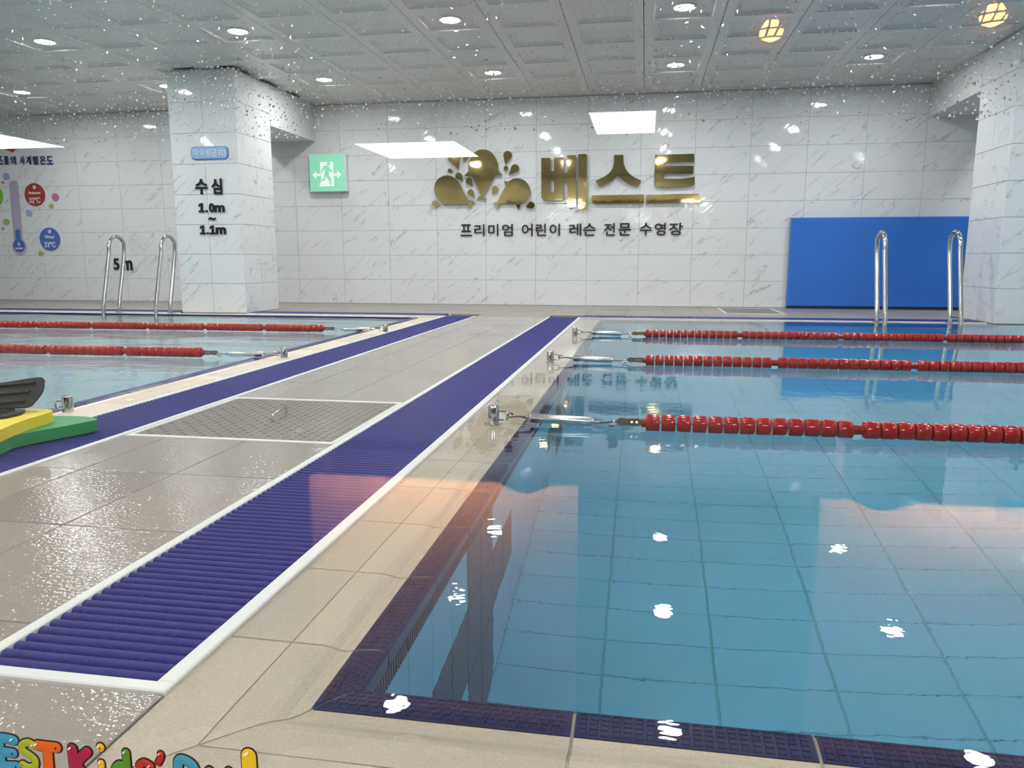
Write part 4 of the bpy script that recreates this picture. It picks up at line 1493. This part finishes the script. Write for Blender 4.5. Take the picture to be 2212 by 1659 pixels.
def pendant(label, x, v, z):
    t = thing('pendant_lamp', label, 'pendant lamp', (x, 2 * YF - v, z), 'rattan pendant lamps in the lounge')
    part('cord', MB().tube([(0, 0, 0.09), (0, 0, LZ1 - z - 0.03)], 0.004, 6), M['rattan'], t)
    for k in range(14):
        a = 2 * PI * k / 14
        pts = [(0.02 * math.cos(a), 0.02 * math.sin(a), 0.09), (0.085 * math.cos(a), 0.085 * math.sin(a), 0.06), (0.105 * math.cos(a), 0.105 * math.sin(a), 0.0), (0.09 * math.cos(a + .2), 0.09 * math.sin(a + .2), -0.05)]
        part('stave', MB().tube(pts, 0.006, 5), M['rattan'], t)
    for z_ in (-0.05, -0.015, 0.025, 0.06):
        r_ = {-0.05: 0.09, -0.015: 0.102, 0.025: 0.098, 0.06: 0.085}[z_]
        part('hoop', MB().tube([(r_ * math.cos(2 * PI * k / 20), r_ * math.sin(2 * PI * k / 20), z_) for k in range(21)], 0.006, 5, False), M['rattan'], t)
    part('bulb', MB().lathe([(0.012, 0.055), (0.03, 0.04), (0.055, 0.0), (0.05, -0.03), (0.02, -0.045)], 'z', 14), M['bulb'], t, smooth=True)


M['canopy'] = plain('salmon painted canopy', (0.80, 0.36, 0.27), 0.6)  # salmon stands in for the pendants' warm glow on the ceiling
struct('ceiling_lounge_canopy', MB().box(-1.4, XR, 2 * YF - 4.72, 2 * YF - 3.1, LZ1 - 0.03, LZ1 + 0.0115), M['canopy'], 'salmon canopy over the lounge pendants, mirrored at the top right')
q1, q2 = at(1666, 66, 1, 4.0), at(2146, 32, 1, 4.0)
pendant('amber rattan pendant lamp mirrored between two ceiling downlights', q1.x, 4.0, q1.z)
pendant('amber rattan pendant lamp mirrored at the top right corner', q2.x, 4.0, q2.z)


def counter(label, x0, x1, dips, v=1.90, top=-0.036):
    Y = 2 * YF - v
    t = thing('counter_front', label, 'counter', ((x0 + x1) / 2, Y, LZ0))
    ox_ = (x0 + x1) / 2
    up = []
    for (a, b, dep) in dips:
        n = 10
        for k in range(n + 1):
            s_ = k / n
            up.append((a + (b - a) * s_, top - dep * math.sin(PI * s_) ** 1.3))
    pts = [(x0, LZ0 + 0.001), (x1, LZ0 + 0.001), (x1, top)] + list(reversed(up)) + [(x0, top)]
    part('board', MB().prism([pts], lambda a, b, h: (a - ox_, h, b - LZ0), -0.03, 0.0), M['oak'], t)
    part('lamp_bar', MB().box(x0 - ox_ + 0.03, x1 - ox_ - 0.03, 0.185, 0.20, -LZ0 + top + 0.135, -LZ0 + top + 0.16), M['frame'], t)
    part('lamp_bracket', MB().box(x0 - ox_ + 0.03, x0 - ox_ + 0.05, -0.03, 0.19, -LZ0 + top + 0.16, -LZ0 + top + 0.168).box(x0 - ox_ + 0.03, x0 - ox_ + 0.05, -0.03, -0.02, -LZ0 + top - 0.02, -LZ0 + top + 0.168), M['frame'], t)
    part('led_strip', MB().add([(x0 - ox_ + 0.04, 0.183, -LZ0 + top + 0.137), (x1 - ox_ - 0.04, 0.183, -LZ0 + top + 0.137), (x1 - ox_ - 0.04, 0.183, -LZ0 + top + 0.158), (x0 - ox_ + 0.04, 0.183, -LZ0 + top + 0.158)], [(0, 1, 2, 3)]), M['warm_led'], t)  # added light, brightens the board; the bar hides it from the glass


counter('warm lit oak counter front mirrored over the near coping', -0.89, -0.155, [(-0.375, -0.222, 0.027)])
counter('warm lit oak counter front mirrored at the right edge of the water', 0.44, 1.35, [(0.515, 0.665, 0.025)])

# ------------------------------------------------------------------ colourful lettering stuck on the window
GY = YF - 0.0045
KX = {}


def gpx(x, y):
    p = at(x, y, 1, GY)
    return p.x, p.z


LET = {
    'E': ([[(.85, .10), (.25, .10), (.22, .5), (.25, .9), (.85, .9)], [(.25, .5), (.75, .5)]], .20),
    'S': ([[(.82, .16), (.55, .08), (.25, .18), (.25, .36), (.55, .5), (.78, .64), (.75, .84), (.45, .92), (.18, .84)]], .17),
    'T': ([[(.12, .15), (.88, .15)], [(.5, .15), (.48, .9)]], .20),
    'K': ([[(.2, .1), (.2, .95)], [(.8, .14), (.35, .52), (.85, .95)]], .20),
    'i': ([[(.5, .42), (.5, .95)]], .30),
    'I': ([[(.5, .12), (.5, .14)]], .32),
    'd': ([[(.75, .08), (.75, .92)], [(.70, .50), (.45, .42), (.22, .55), (.20, .78), (.45, .92), (.72, .85)]], .17),
    's': ([[(.82, .2), (.5, .1), (.22, .25), (.5, .5), (.8, .7), (.5, .92), (.18, .82)]], .17),
    "'": ([[(.6, .15), (.62, .35), (.35, .8)]], .26),
    'P': ([[(.22, .95), (.22, .15), (.6, .12), (.82, .3), (.6, .52), (.28, .52)]], .18),
    'o': ([[(.5, .12), (.2, .35), (.2, .7), (.5, .9), (.8, .7), (.8, .35), (.5, .12)]], .18),
    'l': ([[(.5, .14), (.5, .9)]], .36),
}
STK = [('E', -12, 1586, 46, 1662, (.045, .30, .46)), ('S', 38, 1594, 90, 1664, (.36, .43, .02)), ('T', 76, 1598, 136, 1672, (.66, .12, .012)), ('K', 147, 1607, 207, 1690, (.36, .012, .07)), ('i', 205, 1612, 236, 1694, (.74, .50, .02)), ('I', 205, 1606, 236, 1650, (.74, .50, .02)), ('d', 236, 1614, 292, 1700, (.08, .25, .025)), ('s', 292, 1636, 340, 1704, (.45, .022, .016)), ("'", 333, 1622, 360, 1654, (.45, .022, .016)), ('P', 374, 1630, 436, 1716, (.045, .30, .46)), ('o', 432, 1652, 478, 1718, (.66, .12, .012)), ('o', 474, 1653, 520, 1720, (.36, .43, .02)), ('l', 515, 1614, 566, 1722, (.74, .52, .012))]
wlr = thing('window_lettering', 'row of rainbow bubble letters stuck on the glass at bottom left', 'lettering', (-0.35, GY, 0.19))
OUTL = plain('dark letter outline', (0.02, 0.008, 0.004), 0.5)
SHINE = plain('white letter highlight', (0.85, 0.85, 0.85), 0.4)
for idx, (ch, x0, y0, x1, y1, col) in enumerate(STK):
    strokes, rad = LET[ch]
    X0, Z1 = gpx(x0, y0)
    X1, Z0 = gpx(x1, y1)
    R = rad * (X1 - X0) * 0.95
    mcol = plain('letter film %d' % idx, col, 0.3)
    lev = 0.0006 * (idx % 2)

    def stroke_mesh(extra, depth, back):
        mb = MB()
        for st in strokes:
            P = [(X0 + (X1 - X0) * u + 0.35, Z1 - (Z1 - Z0) * v - 0.19) for u, v in st]
            if len(P) > 2:
                Q = []
                for k in range(len(P) - 1):
                    p0 = P[max(0, k - 1)]
                    p1, p2 = P[k], P[k + 1]
                    p3 = P[min(len(P) - 1, k + 2)]
                    for j in range(5):
                        s_ = j / 5
                        Q.append(tuple(0.5 * ((2 * p1[i]) + (-p0[i] + p2[i]) * s_ + (2 * p0[i] - 5 * p1[i] + 4 * p2[i] - p3[i]) * s_**2 + (-p0[i] + 3 * p1[i] - 3 * p2[i] + p3[i]) * s_**3) for i in (0, 1)))
                Q.append(P[-1])
                P = Q
            r = R + extra
            # round-ended strip, each with a slightly domed top
            for p in (P[0], P[-1]):
                n = 18
                mb.lathe([(r, 0.0), (r, depth * .5), (r * .7, depth * .85), (r * .2, depth)], 'y', n, (p[0], back, p[1]))
            for a, b in zip(P[:-1], P[1:]):
                d = Vector((b[0] - a[0], b[1] - a[1]))
                if d.length < 1e-6:
                    continue
                d.normalize()
                nn = Vector((-d.y, d.x))
                vs_ = []
                for p in (a, b):
                    for (k, h) in ((-1, 0), (-1, .5), (-.7, .85), (0, 1), (.7, .85), (1, .5), (1, 0)):
                        vs_.append((p[0] + nn.x * r * k, back + depth * h, p[1] + nn.y * r * k))
                mb.add(vs_, [(i, i + 1, i + 8, i + 7) for i in range(6)] + [(6, 0, 7, 13), (0, 6, 5, 4, 3, 2, 1), (7, 8, 9, 10, 11, 12, 13)])
                mb.lathe([(r, 0.0), (r, depth * .5), (r * .7, depth * .85), (r * .2, depth)], 'y', 14, (b[0], back, b[1]))
        return mb
    ol = part('letter', stroke_mesh(0.0011, -0.0004, -0.0001 - lev * 0.5), OUTL, wlr)
    part('letter_fill', stroke_mesh(0.0, -0.0012, -0.0005 - lev * 0.5), mcol, ol, smooth=60)
    u, v = strokes[0][0]
    hx, hz = X0 + (X1 - X0) * u + 0.35 - R * 0.25, Z1 - (Z1 - Z0) * v - 0.19 + R * 0.35
    part('shine', MB().prism([[(hx + R * .38 * math.cos(2 * PI * k / 12), hz + R * .20 * math.sin(2 * PI * k / 12) + R * .2 * math.cos(2 * PI * k / 12)) for k in range(12)]], lambda a, b, h: (a, h, b), -0.0025 - lev, -0.0018 - lev), SHINE, ol)

# ------------------------------------------------------------------ droplets caught on the pool side of the glass
mb = MB()
rnd = random.Random(3)
GRID = {}
for _ in range(34000):
    x = rnd.uniform(-0.54, 0.34)
    z = 0.755 - 0.132 * rnd.random() ** 1.25
    s_ = rnd.uniform(0.0006, 0.0014)
    gx, gz = int(x / 0.0033), int(z / 0.0033)
    if any((x - q[0]) ** 2 + (z - q[1]) ** 2 < (s_ + q[2]) ** 2 for i in (-1, 0, 1) for j in (-1, 0, 1) for q in GRID.get((gx + i, gz + j), ())):
        continue
    GRID.setdefault((gx, gz), []).append((x, z, s_))
    a = rnd.gauss(PI / 2, 0.5) + (PI if rnd.random() < 0.3 else 0)
    hgt = s_ * 0.5 * math.tan(math.radians(rnd.uniform(1.5, 10)))
    y = YF + 0.0042
    pts = [(x + s_ * math.cos(a + 2 * PI * k / 3), y, z + s_ * math.sin(a + 2 * PI * k / 3)) for k in range(3)]
    mb.add(pts + [(x, y + hgt, z)], [(0, 1, 2), (0, 3, 1), (1, 3, 2), (2, 3, 0)])
dr = link('water_droplets', mb.mesh('water_droplets', M['drop'], fixn=False))
dr['kind'] = 'stuff'
dr['label'] = 'tiny glinting water droplets on the upper part of the window'
dr['category'] = 'droplets'
